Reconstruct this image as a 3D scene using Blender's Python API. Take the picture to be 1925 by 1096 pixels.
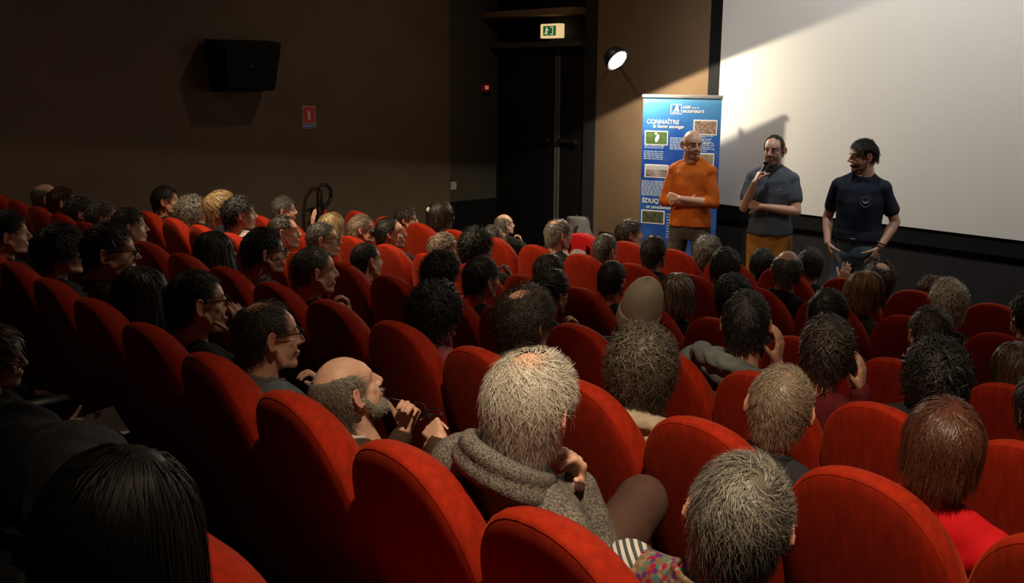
import bpy, math, random
import numpy as np
from mathutils import Vector, Matrix, Euler

for o in list(bpy.data.objects):
    bpy.data.objects.remove(o, do_unlink=True)
scene = bpy.context.scene
COL = scene.collection
random.seed(7)
RNG = np.random.default_rng(11)

# ------------------------------------------------------------------ camera
CAM_Z = 2.29
F_PX = 1950.0
PITCH, YAW, ROLL = math.radians(11.79), math.radians(49.42), math.radians(0.40)
fw = np.array([-math.sin(YAW)*math.cos(PITCH), math.cos(YAW)*math.cos(PITCH), -math.sin(PITCH)])
rt = np.array([math.cos(YAW), math.sin(YAW), 0.0])
up = np.cross(rt, fw)
rt, up = math.cos(ROLL)*rt+math.sin(ROLL)*up, -math.sin(ROLL)*rt+math.cos(ROLL)*up
cd = bpy.data.cameras.new('camera')
cam = bpy.data.objects.new('camera', cd)
COL.objects.link(cam)
cd.sensor_width = 36.0
cd.lens = F_PX*36.0/1925.0
cd.clip_start = 0.05
cam.matrix_world = Matrix(((rt[0], up[0], -fw[0], 0), (rt[1], up[1], -fw[1], 0), (rt[2], up[2], -fw[2], CAM_Z), (0, 0, 0, 1)))
scene.camera = cam

# ------------------------------------------------------------------ world, exposure, house lights and added fill
w = bpy.data.worlds.new('world'); scene.world = w
w.use_nodes = True
w.node_tree.nodes['Background'].inputs[0].default_value = (0.9, 0.75, 0.6, 1)
w.node_tree.nodes['Background'].inputs[1].default_value = 0.0
scene.view_settings.view_transform = 'Standard'
scene.view_settings.look = 'None'
scene.view_settings.exposure = 0.0
scene.view_settings.gamma = 1.0
scene.view_settings.use_curve_mapping = False

CEIL_Z = 4.8
def spot(name, loc, target, power, angle, color, radius=0.08, blend=0.4):
    ld = bpy.data.lights.new(name, 'SPOT')
    ld.energy = power; ld.spot_size = math.radians(angle); ld.spot_blend = blend
    ld.color = color; ld.shadow_soft_size = radius
    o = bpy.data.objects.new(name, ld); COL.objects.link(o)
    o.location = loc
    o.rotation_euler = (Vector(target)-Vector(loc)).to_track_quat('-Z', 'Y').to_euler()
    return o
# downlights: two implied by lit seats, three added fill (fittings are built further down)
DOWNLIGHTS_AND_FILL = [  # x, y, power, target
    (-0.3, 0.72, 640, (-1.15, 2.0, 1.3), 58),
    (-6.7, 2.45, 900, (-6.9, 4.7, 0.9), 64),
    (-8.0, 6.30, 52, (-8.2, 6.6, 0.6), 150),  # this and the next two: wide spots added to raise the ambient
    (-8.0, 1.00, 45, (-8.2, 1.2, 0.6), 150),
    (-3.2, 3.20, 85, (-3.4, 3.4, 0.6), 110),
]
for (x, y, e, t, a_) in DOWNLIGHTS_AND_FILL:
    spot('downlight_and_fill_lamp', (x, y, CEIL_Z-0.06), t, e, a_, (1.0, 0.76, 0.50), 0.09, 0.85)
# unseen floods added over the stage front to brighten the projection screen
ADDED_SCREEN_FLOODS = [(-5.0, 6.7, 200, (-5.0, 8.6, 2.3)), (-2.0, 6.7, 200, (-2.2, 8.6, 2.3))]
for (x, y, e, t) in ADDED_SCREEN_FLOODS:
    spot('added_screen_flood_lamp', (x, y, CEIL_Z-0.12), t, e, 110, (1.0, 0.97, 0.91), 0.12, 0.6)

# ------------------------------------------------------------------ small tools
def tag(o, label=None, cat=None, group=None, kind=None):
    if label: o['label'] = label
    if cat: o['category'] = cat
    if group: o['group'] = group
    if kind: o['kind'] = kind
    return o
def empty(name, loc=(0, 0, 0), rz=0.0):
    o = bpy.data.objects.new(name, None); COL.objects.link(o)
    o.location = loc; o.rotation_euler = (0, 0, rz)
    o.empty_display_size = 0.1
    return o
def arrays_to_mesh(name, V, faces, smooth=True):
    """faces: list of int arrays, each (n,k)."""
    V = np.asarray(V, dtype=np.float32).reshape(-1, 3)
    faces = [np.asarray(f, dtype=np.int32) for f in faces if len(f)]
    me = bpy.data.meshes.new(name)
    nl = sum(f.size for f in faces); npoly = sum(len(f) for f in faces)
    me.vertices.add(len(V)); me.vertices.foreach_set('co', V.ravel())
    me.loops.add(nl); me.polygons.add(npoly)
    me.loops.foreach_set('vertex_index', np.concatenate([f.ravel() for f in faces]))
    tot = np.concatenate([np.full(len(f), f.shape[1], dtype=np.int32) for f in faces])
    st = np.concatenate([[0], np.cumsum(tot)[:-1]]).astype(np.int32)
    me.polygons.foreach_set('loop_start', st)
    me.polygons.foreach_set('use_smooth', np.full(npoly, smooth, dtype=bool))
    me.update(calc_edges=True); me.validate()
    return me
def add_obj(name, me, mat=None, parent=None, loc=None, rot=None):
    o = bpy.data.objects.new(name, me); COL.objects.link(o)
    if mat is not None:
        if len(me.materials) == 0: me.materials.append(None)
        o.material_slots[0].link = 'OBJECT'
        o.material_slots[0].material = mat
    if parent is not None: o.parent = parent
    if loc is not None: o.location = loc
    if rot is not None: o.rotation_euler = rot
    return o

class MB:
    """collects simple solids into one mesh"""
    def __init__(s): s.v = []; s.f = []
    def add(s, V, F):
        b = len(s.v); s.v.extend([tuple(map(float, p)) for p in V]); s.f.extend([tuple(i+b for i in f) for f in F]); return s
    def box(s, x0, x1, y0, y1, z0, z1, M=None, bev=0.0):
        if bev > 0:
            b = min(bev, (x1-x0)/2.01, (y1-y0)/2.01, (z1-z0)/2.01)
            vs = []; idx = {}
            for i, X in enumerate((x0, x1)):
                for j, Y in enumerate((y0, y1)):
                    for k, Z in enumerate((z0, z1)):
                        sx, sy, sz = (1, -1)[i], (1, -1)[j], (1, -1)[k]
                        for a, p in enumerate(((X, Y+sy*b, Z+sz*b), (X+sx*b, Y, Z+sz*b), (X+sx*b, Y+sy*b, Z))):
                            idx[(i, j, k, a)] = len(vs); vs.append(p)
            I = idx; fs = []
            for i in (0, 1):
                fs.append([I[(i, 0, 0, 0)], I[(i, 1, 0, 0)], I[(i, 1, 1, 0)], I[(i, 0, 1, 0)]])
                fs.append([I[(0, i, 0, 1)], I[(1, i, 0, 1)], I[(1, i, 1, 1)], I[(0, i, 1, 1)]])
                fs.append([I[(0, 0, i, 2)], I[(1, 0, i, 2)], I[(1, 1, i, 2)], I[(0, 1, i, 2)]])
            for i in (0, 1):
                for j in (0, 1):
                    fs.append([I[(i, j, 0, 0)], I[(i, j, 1, 0)], I[(i, j, 1, 1)], I[(i, j, 0, 1)]])
                    fs.append([I[(i, 0, j, 0)], I[(i, 1, j, 0)], I[(i, 1, j, 2)], I[(i, 0, j, 2)]])
                    fs.append([I[(0, i, j, 1)], I[(1, i, j, 1)], I[(1, i, j, 2)], I[(0, i, j, 2)]])
                    for k in (0, 1): fs.append([I[(i, j, k, 0)], I[(i, j, k, 1)], I[(i, j, k, 2)]])
            V, Fc = vs, fs
        else:
            V = [(x0, y0, z0), (x1, y0, z0), (x1, y1, z0), (x0, y1, z0), (x0, y0, z1), (x1, y0, z1), (x1, y1, z1), (x0, y1, z1)]
            Fc = [(0, 3, 2, 1), (4, 5, 6, 7), (0, 1, 5, 4), (1, 2, 6, 5), (2, 3, 7, 6), (3, 0, 4, 7)]
        if M is not None: V = [tuple(M @ Vector(p)) for p in V]
        return s.add(V, Fc)
    def prim(s, VF, M=None):
        V, Fc = VF
        if M is not None: V = [tuple(M @ Vector(p)) for p in V]
        return s.add(V, Fc)
    def prism(s, pts, y0, y1):
        """outline in x,z extruded along y"""
        n = len(pts)
        V = [(p[0], y0, p[1]) for p in pts]+[(p[0], y1, p[1]) for p in pts]
        Fc = [tuple(range(n)), tuple(range(2*n-1, n-1, -1))]+[(i, i+n, (i+1) % n+n, (i+1) % n) for i in range(n)]
        return s.add(V, Fc)
    def mesh(s, name, smooth=False, angle=None):
        me = bpy.data.meshes.new(name); me.from_pydata(s.v, [], s.f)
        import bmesh
        bm = bmesh.new(); bm.from_mesh(me); bmesh.ops.recalc_face_normals(bm, faces=bm.faces); bm.to_mesh(me); bm.free()
        if smooth:
            for p in me.polygons: p.use_smooth = True
            me.set_sharp_from_angle(angle=math.radians(angle or 40))
        return me
    def build(s, name, mat, parent=None, smooth=False, angle=None, loc=None, rot=None):
        return add_obj(name, s.mesh(name, smooth, angle), mat, parent, loc, rot)

def frame(t):
    t = np.asarray(t, float); t = t/np.linalg.norm(t)
    a = np.array([1., 0, 0]) if abs(t[0]) < 0.9 else np.array([0., 1, 0])
    u = np.cross(t, a); u /= np.linalg.norm(u)
    return t, u, np.cross(t, u)
def ringed(rings, caps):
    """rings (m,n,3) -> V,F closed with end points caps"""
    m, n = len(rings), len(rings[0])
    V = [p for r in rings for p in r]+[caps[0], caps[1]]
    Fc = []
    for a in range(m-1):
        for b in range(n):
            Fc.append((a*n+b, a*n+(b+1) % n, (a+1)*n+(b+1) % n, (a+1)*n+b))
    for b in range(n):
        Fc.append((m*n, (b+1) % n, b)); Fc.append((m*n+1, (m-1)*n+b, (m-1)*n+(b+1) % n))
    return V, Fc
def cap(p0, r0, p1, r1, n=12):
    p0 = np.asarray(p0, float); p1 = np.asarray(p1, float)
    d = p1-p0
    if np.linalg.norm(d) < 1e-6: d = np.array([0, 0, 1e-5])
    t, u, v = frame(d)
    th = np.linspace(0, 2*math.pi, n, endpoint=False)
    c = np.outer(np.cos(th), u)+np.outer(np.sin(th), v)
    R = []
    for a in (-75, -45, -15): R.append(p0+t*r0*math.sin(math.radians(a))+c*r0*math.cos(math.radians(a)))
    for a in (15, 45, 75): R.append(p1+t*r1*math.sin(math.radians(a))+c*r1*math.cos(math.radians(a)))
    return ringed(R, (p0-t*r0, p1+t*r1))
def chain(pts, n=12):
    """pts: [(p,r),...] -> list of capsules"""
    return [cap(pts[i][0], pts[i][1], pts[i+1][0], pts[i+1][1], n) for i in range(len(pts)-1)]
def ell(c, r, rot=None, nu=18, nv=11):
    th = np.linspace(0, 2*math.pi, nu, endpoint=False)
    R = []
    M = np.array(Euler([math.radians(a) for a in rot]).to_matrix()) if rot else np.eye(3)
    c = np.asarray(c, float); r = np.asarray(r, float)
    for k in range(1, nv):
        a = -math.pi/2+math.pi*k/nv
        pts = np.stack([np.cos(th)*math.cos(a), np.sin(th)*math.cos(a), np.full(nu, math.sin(a))], -1)*r
        R.append(pts@M.T+c)
    return ringed(R, (np.array([0, 0, -r[2]])@M.T+c, np.array([0, 0, r[2]])@M.T+c))
def loft(rings, n=20, ex=2.3):
    """rings: (centre, rx, ry); cross-section spans X and the normal of the path"""
    C = np.array([r[0] for r in rings], float)
    R = []
    th = np.linspace(0, 2*math.pi, n, endpoint=False)
    cs = np.sign(np.cos(th))*np.abs(np.cos(th))**(2/ex); sn = np.sign(np.sin(th))*np.abs(np.sin(th))**(2/ex)
    for i, (c, rx, ry) in enumerate(rings):
        t = C[min(i+1, len(C)-1)]-C[max(i-1, 0)]; t /= np.linalg.norm(t)
        X = np.array([1., 0, 0]); X -= t*X.dot(t); X /= np.linalg.norm(X)
        Y = np.cross(t, X)
        R.append(C[i]+np.outer(cs*rx, X)+np.outer(sn*ry, Y))
    return ringed(R, (C[0], C[-1]))

def blob(prims, voxel, smooth=4, fac=0.5):
    """union of closed solids -> one continuous smooth surface; returns V, quads"""
    mb = MB()
    for V, Fc in prims: mb.add(V, Fc)
    me = bpy.data.meshes.new('tmp'); me.from_pydata(mb.v, [], mb.f)
    import bmesh
    bm = bmesh.new(); bm.from_mesh(me); bmesh.ops.recalc_face_normals(bm, faces=bm.faces); bm.to_mesh(me); bm.free()
    o = bpy.data.objects.new('tmp', me); COL.objects.link(o)
    m = o.modifiers.new('r', 'REMESH'); m.mode = 'VOXEL'; m.voxel_size = voxel
    if smooth:
        s = o.modifiers.new('s', 'SMOOTH'); s.factor = fac; s.iterations = smooth
    dg = bpy.context.evaluated_depsgraph_get()
    ev = o.evaluated_get(dg); em = ev.to_mesh()
    V = np.empty(len(em.vertices)*3, np.float32); em.vertices.foreach_get('co', V)
    L = np.empty(len(em.loops), np.int32); em.loops.foreach_get('vertex_index', L)
    tot = np.empty(len(em.polygons), np.int32); em.polygons.foreach_get('loop_total', tot)
    ev.to_mesh_clear()
    bpy.data.objects.remove(o); bpy.data.meshes.remove(me)
    assert (tot == 4).all()
    return V.reshape(-1, 3), L.reshape(-1, 4)
def vnormals(V, Q):
    n = np.cross(V[Q[:, 2]]-V[Q[:, 0]], V[Q[:, 3]]-V[Q[:, 1]])
    N = np.zeros_like(V)
    for k in range(4): np.add.at(N, Q[:, k], n)
    return N/(np.linalg.norm(N, axis=1, keepdims=True)+1e-9)
def wrinkle(V, Q, amp, freq=28, seed=0, stretch=(1, 1, 1)):
    r = np.random.default_rng(seed); N = vnormals(V, Q); h = np.zeros(len(V))
    P = V*np.array(stretch)
    warp = np.stack([np.sin(P@(r.normal(size=3)*freq*.4)+r.uniform(0, 6)) for _ in range(3)], -1)*0.02
    for k in range(7):
        kv = r.normal(size=3); kv /= np.linalg.norm(kv)
        h += np.abs(np.sin((P+warp)@(kv*freq*r.uniform(.5, 1.3))+r.uniform(0, 6)))-.6
    return V+N*(h*amp/3)[:, None]

# ------------------------------------------------------------------ materials
def new_mat(name):
    m = bpy.data.materials.new(name); m.use_nodes = True
    nt = m.node_tree; b = nt.nodes['Principled BSDF']
    return m, nt, b
def nd(nt, t, **kw):
    n = nt.nodes.new(t)
    for k, v in kw.items(): setattr(n, k, v)
    return n
def coords(nt, scale=(1, 1, 1), which='Object'):
    tc = nd(nt, 'ShaderNodeTexCoord'); mp = nd(nt, 'ShaderNodeMapping')
    mp.inputs['Scale'].default_value = scale
    nt.links.new(tc.outputs[which], mp.inputs['Vector'])
    return mp.outputs['Vector']
def ramp(nt, fac, stops):
    r = nd(nt, 'ShaderNodeValToRGB'); e = r.color_ramp.elements
    while len(e) < len(stops): e.new(0.5)
    for k, (p, c) in enumerate(stops): e[k].position = p; e[k].color = (*c, 1)
    nt.links.new(fac, r.inputs['Fac']); return r.outputs['Color']
def noise(nt, vec, scale, detail=4, rough=.55):
    n = nd(nt, 'ShaderNodeTexNoise'); n.inputs['Scale'].default_value = scale
    n.inputs['Detail'].default_value = detail; n.inputs['Roughness'].default_value = rough
    nt.links.new(vec, n.inputs['Vector']); return n.outputs['Fac']
def bump(nt, b, h, strength=.2, dist=.002):
    n = nd(nt, 'ShaderNodeBump'); n.inputs['Strength'].default_value = strength; n.inputs['Distance'].default_value = dist
    nt.links.new(h, n.inputs['Height']); nt.links.new(n.outputs['Normal'], b.inputs['Normal'])
def mul(c, k): return tuple(min(1, x*k) for x in c)
def surf(name, c, rough=.6, var=.15, scale=6, metal=0.0, bscale=0, bstr=.15, spec=.5, bdist=.002):
    m, nt, b = new_mat(name)
    v = coords(nt)
    nt.links.new(ramp(nt, noise(nt, v, scale), [(.3, mul(c, 1-var)), (.7, mul(c, 1+var))]), b.inputs['Base Color'])
    b.inputs['Roughness'].default_value = rough; b.inputs['Metallic'].default_value = metal
    b.inputs['Specular IOR Level'].default_value = spec
    if bscale: bump(nt, b, noise(nt, v, bscale, 3), bstr, bdist)
    return m
def emis(name, c, s):
    m, nt, b = new_mat(name)
    b.inputs['Base Color'].default_value = (*c, 1); b.inputs['Emission Color'].default_value = (*c, 1); b.inputs['Emission Strength'].default_value = s
    return m
def velvet(name, c):
    m, nt, b = new_mat(name)
    v = coords(nt, (30, 30, 3)); v2 = coords(nt)
    n1 = noise(nt, v, 1.6, 4); n2 = noise(nt, v2, 260, 2)
    c1 = ramp(nt, n1, [(.3, mul(c, .72)), (.7, mul(c, 1.12))])
    nt.links.new(c1, b.inputs['Base Color'])
    b.inputs['Roughness'].default_value = .85; b.inputs['Specular IOR Level'].default_value = .15
    b.inputs['Sheen Weight'].default_value = .22; b.inputs['Sheen Roughness'].default_value = .4
    b.inputs['Sheen Tint'].default_value = (1.0, .22, .08, 1)
    bump(nt, b, n2, .25, .001)
    return m
def cloth(name, c, kind='plain', c2=None):
    m, nt, b = new_mat(name)
    b.inputs['Roughness'].default_value = .85; b.inputs['Specular IOR Level'].default_value = .2
    v = coords(nt)
    if kind == 'stripe':
        w = nd(nt, 'ShaderNodeTexWave'); w.inputs['Scale'].default_value = 26; w.inputs['Distortion'].default_value = .6
        w.bands_direction = 'DIAGONAL'
        nt.links.new(v, w.inputs['Vector'])
        col = ramp(nt, w.outputs['Fac'], [(.45, c), (.55, c2)])
    elif kind == 'floral':
        vo = nd(nt, 'ShaderNodeTexVoronoi'); vo.inputs['Scale'].default_value = 95; nt.links.new(v, vo.inputs['Vector'])
        sx = nd(nt, 'ShaderNodeSeparateColor'); nt.links.new(vo.outputs['Color'], sx.inputs[0])
        r = nd(nt, 'ShaderNodeValToRGB'); r.color_ramp.interpolation = 'CONSTANT'
        e = r.color_ramp.elements
        stops = [(0, (.16, .11, .06)), (.22, (.26, .012, .05)), (.36, (.18, .13, .085)), (.55, (.09, .02, .15)), (.66, (.05, .16, .17)), (.76, (.24, .19, .13)), (.92, (.25, .05, .025))]
        while len(e) < len(stops): e.new(.5)
        for k, (p, cc) in enumerate(stops): e[k].position = p; e[k].color = (*cc, 1)
        nt.links.new(sx.outputs[0], r.inputs['Fac']); col = r.outputs['Color']
    elif kind == 'knit':
        w = nd(nt, 'ShaderNodeTexNoise'); w.inputs['Scale'].default_value = 230; nt.links.new(v, w.inputs['Vector'])
        col = ramp(nt, w.outputs['Fac'], [(.38, mul(c, .45)), (.62, mul(c, 1.6))])
        bump(nt, b, w.outputs['Fac'], .6, .003)
    elif kind == 'denim':
        n = noise(nt, v, 14, 6); col = ramp(nt, n, [(.3, mul(c, .7)), (.7, mul(c, 1.4))])
        bump(nt, b, noise(nt, v, 300, 2), .3, .001)
    elif kind == 'rib':
        w = nd(nt, 'ShaderNodeTexWave'); w.inputs['Scale'].default_value = 70; w.bands_direction = 'X'; nt.links.new(v, w.inputs['Vector'])
        col = ramp(nt, w.outputs['Fac'], [(.2, mul(c, .8)), (.8, mul(c, 1.15))])
        bump(nt, b, w.outputs['Fac'], .4, .003)
    else:
        n = noise(nt, v, 9, 4); col = ramp(nt, n, [(.3, mul(c, .82)), (.7, mul(c, 1.18))])
        bump(nt, b, noise(nt, v, 180, 2), .3, .001)
    nt.links.new(col, b.inputs['Base Color'])
    return m
def skin_mat(name, c):
    m, nt, b = new_mat(name)
    v = coords(nt)
    base = ramp(nt, noise(nt, v, 22, 4), [(.3, mul(c, .86)), (.7, (min(1, c[0]*1.1), c[1]*1.05, c[2]*1.02))])
    at = nd(nt, 'ShaderNodeAttribute'); at.attribute_name = 'stubble'
    mx = nd(nt, 'ShaderNodeMix'); mx.data_type = 'RGBA'
    nt.links.new(at.outputs['Fac'], mx.inputs['Factor']); nt.links.new(base, mx.inputs[6])
    mx.inputs[7].default_value = (c[0]*.30, c[1]*.27, c[2]*.28, 1)
    at2 = nd(nt, 'ShaderNodeAttribute'); at2.attribute_name = 'flush'
    mx2 = nd(nt, 'ShaderNodeMix'); mx2.data_type = 'RGBA'
    nt.links.new(at2.outputs['Fac'], mx2.inputs['Factor']); nt.links.new(mx.outputs[2], mx2.inputs[6])
    mx2.inputs[7].default_value = (c[0]*.95, c[1]*.55, c[2]*.5, 1)
    nt.links.new(mx2.outputs[2], b.inputs['Base Color'])
    b.inputs['Roughness'].default_value = .48
    b.inputs['Subsurface Weight'].default_value = .12; b.inputs['Subsurface Radius'].default_value = (.012, .004, .002)
    bump(nt, b, noise(nt, v, 160, 3), .12, .001)
    return m
def hair_mat(name, dark, light, rough=.42):
    m, nt, b = new_mat(name)
    at = nd(nt, 'ShaderNodeAttribute'); at.attribute_name = 'tone'
    nt.links.new(ramp(nt, at.outputs['Fac'], [(0, dark), (1, light)]), b.inputs['Base Color'])
    b.inputs['Roughness'].default_value = rough; b.inputs['Specular IOR Level'].default_value = .45
    return m

RED = (.36, .020, .0045)
M = dict(
    velvet=velvet('red_velvet', RED),
    
    plastic=surf('black_plastic', (.012, .012, .013), .45, .2, 20),
    steel=surf('dark_steel', (.03, .03, .032), .4, .2, 20, .6),
    wall_brown=surf('brown_wall_fabric', (.215, .140, .085), .9, .08, 3, 0, 140, .25, .2),
    wall_side=surf('brown_side_wall_fabric', (.150, .108, .078), .9, .08, 2, 0, 140, .25, .2),
    wall_dark=surf('dark_wall_fabric', (.075, .068, .05), .9, .1, 3, 0, 140, .25, .2),
    wall_black=surf('charcoal_wall_fabric', (.030, .028, .030), .95, .1, 3, 0, 140, .2, .1),
    black=surf('black_paint', (.006, .006, .007), .7, .2, 8, 0, 0, 0, .2),
    door=surf('black_door_paint', (.008, .008, .009), .5, .2, 8, 0, 0, 0, .3),
    carpet=surf('dark_carpet', (.030, .018, .016), .95, .3, 60, 0, 300, .5, .1),
    ceiling=surf('dark_ceiling', (.04, .036, .032), .9, .1, 4),
    screen=surf('screen_cloth', (.80, .79, .76), .85, .015, 2, 0, 900, .05, .2),
    alu=surf('aluminium', (.62, .62, .63), .35, .05, 30, .7),
    white=surf('white_plastic', (.75, .75, .73), .5, .05, 10),
    cream=surf('cream_plastic', (.55, .52, .44), .5, .05, 10),
    sign_red=surf('sign_red', (.60, .03, .03), .5, .08, 20),
    sign_blue=surf('sign_blue', (.03, .10, .42), .5, .08, 20),
    ext_red=surf('extinguisher_red', (.42, .012, .012), .3, .08, 10),
    lamp_glass=emis('lamp_glass', (1.0, .95, .84), 40),
    exit_white=emis('exit_white', (1.0, .72, .33), .75),
    exit_green=emis('exit_green', (.02, .22, .07), .35),
    exit_fig=emis('exit_figure', (1.0, .80, .45), .6),
    alarm=emis('alarm_light', (1.0, .25, .2), .35),
    glass_frame=surf('black_spectacle_frame', (.01, .01, .012), .25, .1, 10),
    metal=surf('bright_metal', (.6, .6, .6), .25, .05, 20, 1.0),
    edge=surf('door_edge_metal', (.16, .16, .16), .45, .1, 20, .3),
    paper=surf('white_paper', (.78, .77, .74), .8, .03, 5),
    lens=None,
)
m, nt, b = new_mat('spectacle_lens'); b.inputs['Transmission Weight'].default_value = 1; b.inputs['Roughness'].default_value = .02
b.inputs['Base Color'].default_value = (.95, .96, .97, 1); M['lens'] = m
SKIN = [skin_mat('skin_fair', (.62, .36, .25)), skin_mat('skin_pale', (.70, .43, .32)), skin_mat('skin_tan', (.48, .27, .175))]
HAIR = dict(
    black=hair_mat('hair_black', (.005, .0045, .0045), (.020, .017, .015), .55),
    dark=hair_mat('hair_dark_brown', (.013, .009, .007), (.055, .036, .025), .5),
    brown=hair_mat('hair_brown', (.035, .017, .010), (.13, .065, .036)),
    chestnut=hair_mat('hair_chestnut', (.05, .016, .009), (.17, .062, .035)),
    ginger=hair_mat('hair_ginger_blond', (.16, .07, .022), (.42, .22, .08)),
    blond=hair_mat('hair_blond', (.22, .14, .06), (.58, .42, .21)),
    sandy=hair_mat('hair_sandy_grey', (.085, .060, .040), (.40, .315, .225)),
    grey=hair_mat('hair_grey', (.075, .066, .052), (.36, .33, .27)),
    iron=hair_mat('hair_iron_grey', (.035, .032, .028), (.17, .155, .13)),
    white=hair_mat('hair_white', (.40, .36, .29), (.82, .79, .71)),
    curlgrey=hair_mat('hair_grey_brown', (.018, .013, .010), (.17, .135, .10)),
    salt=hair_mat('hair_salt_and_pepper', (.022, .020, .016), (.36, .33, .275)),
)

# ------------------------------------------------------------------ the hall
XW, XR, YB, YF = -10.4, 4.2, -4.2, 8.6
SEAT_H = 1.08
ROWS = {0: (-1.391, 1.267, -.820), 1: (-1.283, 2.208, -.935), 2: (-1.300, 3.194, -1.097), 3: (-1.777, 4.168, -1.209), 4: (-2.262, 5.148, -1.246), 5: (-2.748, 6.133, -1.313), -1: (-1.42, .56, -.66), -2: (-1.17, -.20, -.495)}
PITCH_X = 0.50
def row_floor(r): return CAM_Z+ROWS[r][2]-SEAT_H
def struct(o): o['kind'] = 'structure'; return o
# stepped floor
prof = [(YB, row_floor(-2))]
for r in range(-1, 6):
    y = ROWS[r][1]-.05
    prof += [(y, row_floor(r-1)), (y, row_floor(r))]
prof += [(7.10, row_floor(5)), (7.10, 0.0), (YF+.1, 0.0)]
mb = MB()
pts = prof+[(YF+.1, -.4), (YB, -.4)]
n = len(pts)
mb.add([(XW-.1, p[0], p[1]) for p in pts]+[(XR+.1, p[0], p[1]) for p in pts], [tuple(range(n)), tuple(range(2*n-1, n-1, -1))]+[(i, i+n, (i+1) % n+n, (i+1) % n) for i in range(n)])
struct(mb.build('floor', M['carpet']))
struct(MB().box(XW-.1, XR+.1, YB-.1, YF+.2, CEIL_Z, CEIL_Z+.1).build('ceiling', M['ceiling']))
struct(MB().box(XW-.1, XW, YB, 7.87, -.3, CEIL_Z).build('wall_left', M['wall_side']))
struct(MB().box(XW-.1, XW-.012, 7.87, YF+.05, -.3, CEIL_Z).build('wall_left_dark', M['wall_dark']))
struct(MB().box(XR, XR+.1, YB, YF, -.3, CEIL_Z).build('wall_right', M['wall_side']))
struct(MB().box(XW, XR, YB-.1, YB, -.3, CEIL_Z).build('wall_back', M['wall_side']))
struct(MB().box(-6.95, XR, YF+.02, YF+.12, -.3, CEIL_Z).build('wall_front', M['wall_black']))
struct(MB().box(-8.58, -6.95, YF, YF+.12, -.3, CEIL_Z).build('wall_front_brown', M['wall_brown']))
struct(MB().box(-8.76, -8.58, YF-.02, YF+.12, -.3, CEIL_Z).build('trim_1', M['wall_black']))
struct(MB().box(XW, -8.76, YF+.06, YF+.12, 2.66, CEIL_Z).build('wall_front_door', M['black']))
struct(MB().box(XW, XW+.03, 7.87, YF, 0, .72).build('baseboard_left', M['black']))
struct(MB().box(-8.58, -6.95, YF-.015, YF, 0, .10).build('baseboard_front', M['black']))
struct(MB().box(XW, -8.76, YF-.10, YF+.06, 2.62, 2.68).build('trim_2', M['wall_dark']))
struct(MB().box(XW, -8.76, YF-.22, YF+.06, 2.98, 3.05).build('trim_3', M['wall_brown']))
# double exit door
for k, (x0, x1) in enumerate(((XW+.02, -9.245), (-9.235, -8.77))):
    d = struct(MB().box(x0, x1, YF+.02, YF+.07, 0.0, 2.62, bev=.004).build('door_%d' % (k+1), M['door']))
    xe = x1-.02 if k == 0 else x0+.02
    MB().box(xe-.014, xe+.014, YF+.004, YF+.02, .02, 2.60).build('edge_strip', M['edge'], d)
    bar = MB().box(x0+.12 if k == 0 else x0+.05, x1-.08, YF-.06, YF-.02, 1.50, 1.54, bev=.01).build('push_bar', M['steel'], d)
    for xx in (x0+.2 if k == 0 else x0+.08, x1-.12):
        MB().box(xx-.02, xx+.02, YF-.05, YF+.02, 1.49, 1.55).build('bracket', M['steel'], bar)
struct(MB().box(-8.775, -8.76, YF-.01, YF+.07, 0, 2.62).build('trim_4', M['wall_black']))

# projection screen with black masking and rounded lower corner
SX0, SX1, SZ0, SZ1 = -6.79, 2.4, 1.0, 4.7
scr = empty('projection_screen', ((SX0+SX1)/2, YF-.02, SZ0))
tag(scr, 'large white projection screen with rounded corner and black border', 'screen')
def rrect(x0, x1, z0, z1, r, n=8):
    P = []
    for cx, cz, a0 in ((x1-r, z1-r, 0), (x0+r, z1-r, 90), (x0+r, z0+r, 180), (x1-r, z0+r, 270)):
        for k in range(n+1):
            a = math.radians(a0+90*k/n); P.append((cx+r*math.cos(a), cz+r*math.sin(a)))
    return P
cx = (SX0+SX1)/2
sh = MB().prism([(p[0]-cx, p[1]-SZ0) for p in rrect(SX0, SX1, SZ0, SZ1, .10)], -.016, .0).build('screen_cloth', M['screen'], scr)
MB().box(SX0-.16-cx, SX1+.16-cx, .002, .018, -.15, SZ1-SZ0+.05).build('border', M['black'], scr)

# ------------------------------------------------------------------ ceiling fittings
def disc(r, z0, z1, n=20, cx=0, cy=0):
    th = [2*math.pi*k/n for k in range(n)]
    return [[(cx+r*math.cos(t), cy+r*math.sin(t), z0) for t in th], [(cx+r*math.cos(t), cy+r*math.sin(t), z1) for t in th]]
def cyl(r, z0, z1, n=20, r1=None, cx=0, cy=0):
    a = disc(r, z0, z1, n, cx, cy); b_ = disc(r if r1 is None else r1, z0, z1, n, cx, cy)
    return ringed([a[0], b_[1]], ((cx, cy, z0), (cx, cy, z1)))
for i, (x, y, e, t, a_) in enumerate(DOWNLIGHTS_AND_FILL):
    o = empty('ceiling_downlight_or_fill', (x, y, CEIL_Z))
    tag(o, 'unseen round black ceiling fitting for a downlight or added fill light', 'light', 'ceiling downlights')
    MB().prim(ringed([[(r*math.cos(a), r*math.sin(a), z) for a in np.linspace(0, 2*math.pi, 24, endpoint=False)] for r, z in ((.10, 0), (.13, -.01), (.13, -.03), (.11, -.03), (.10, -.005))], ((0, 0, 0), (0, 0, -.005)))).build('housing', M['plastic'], o)
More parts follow.
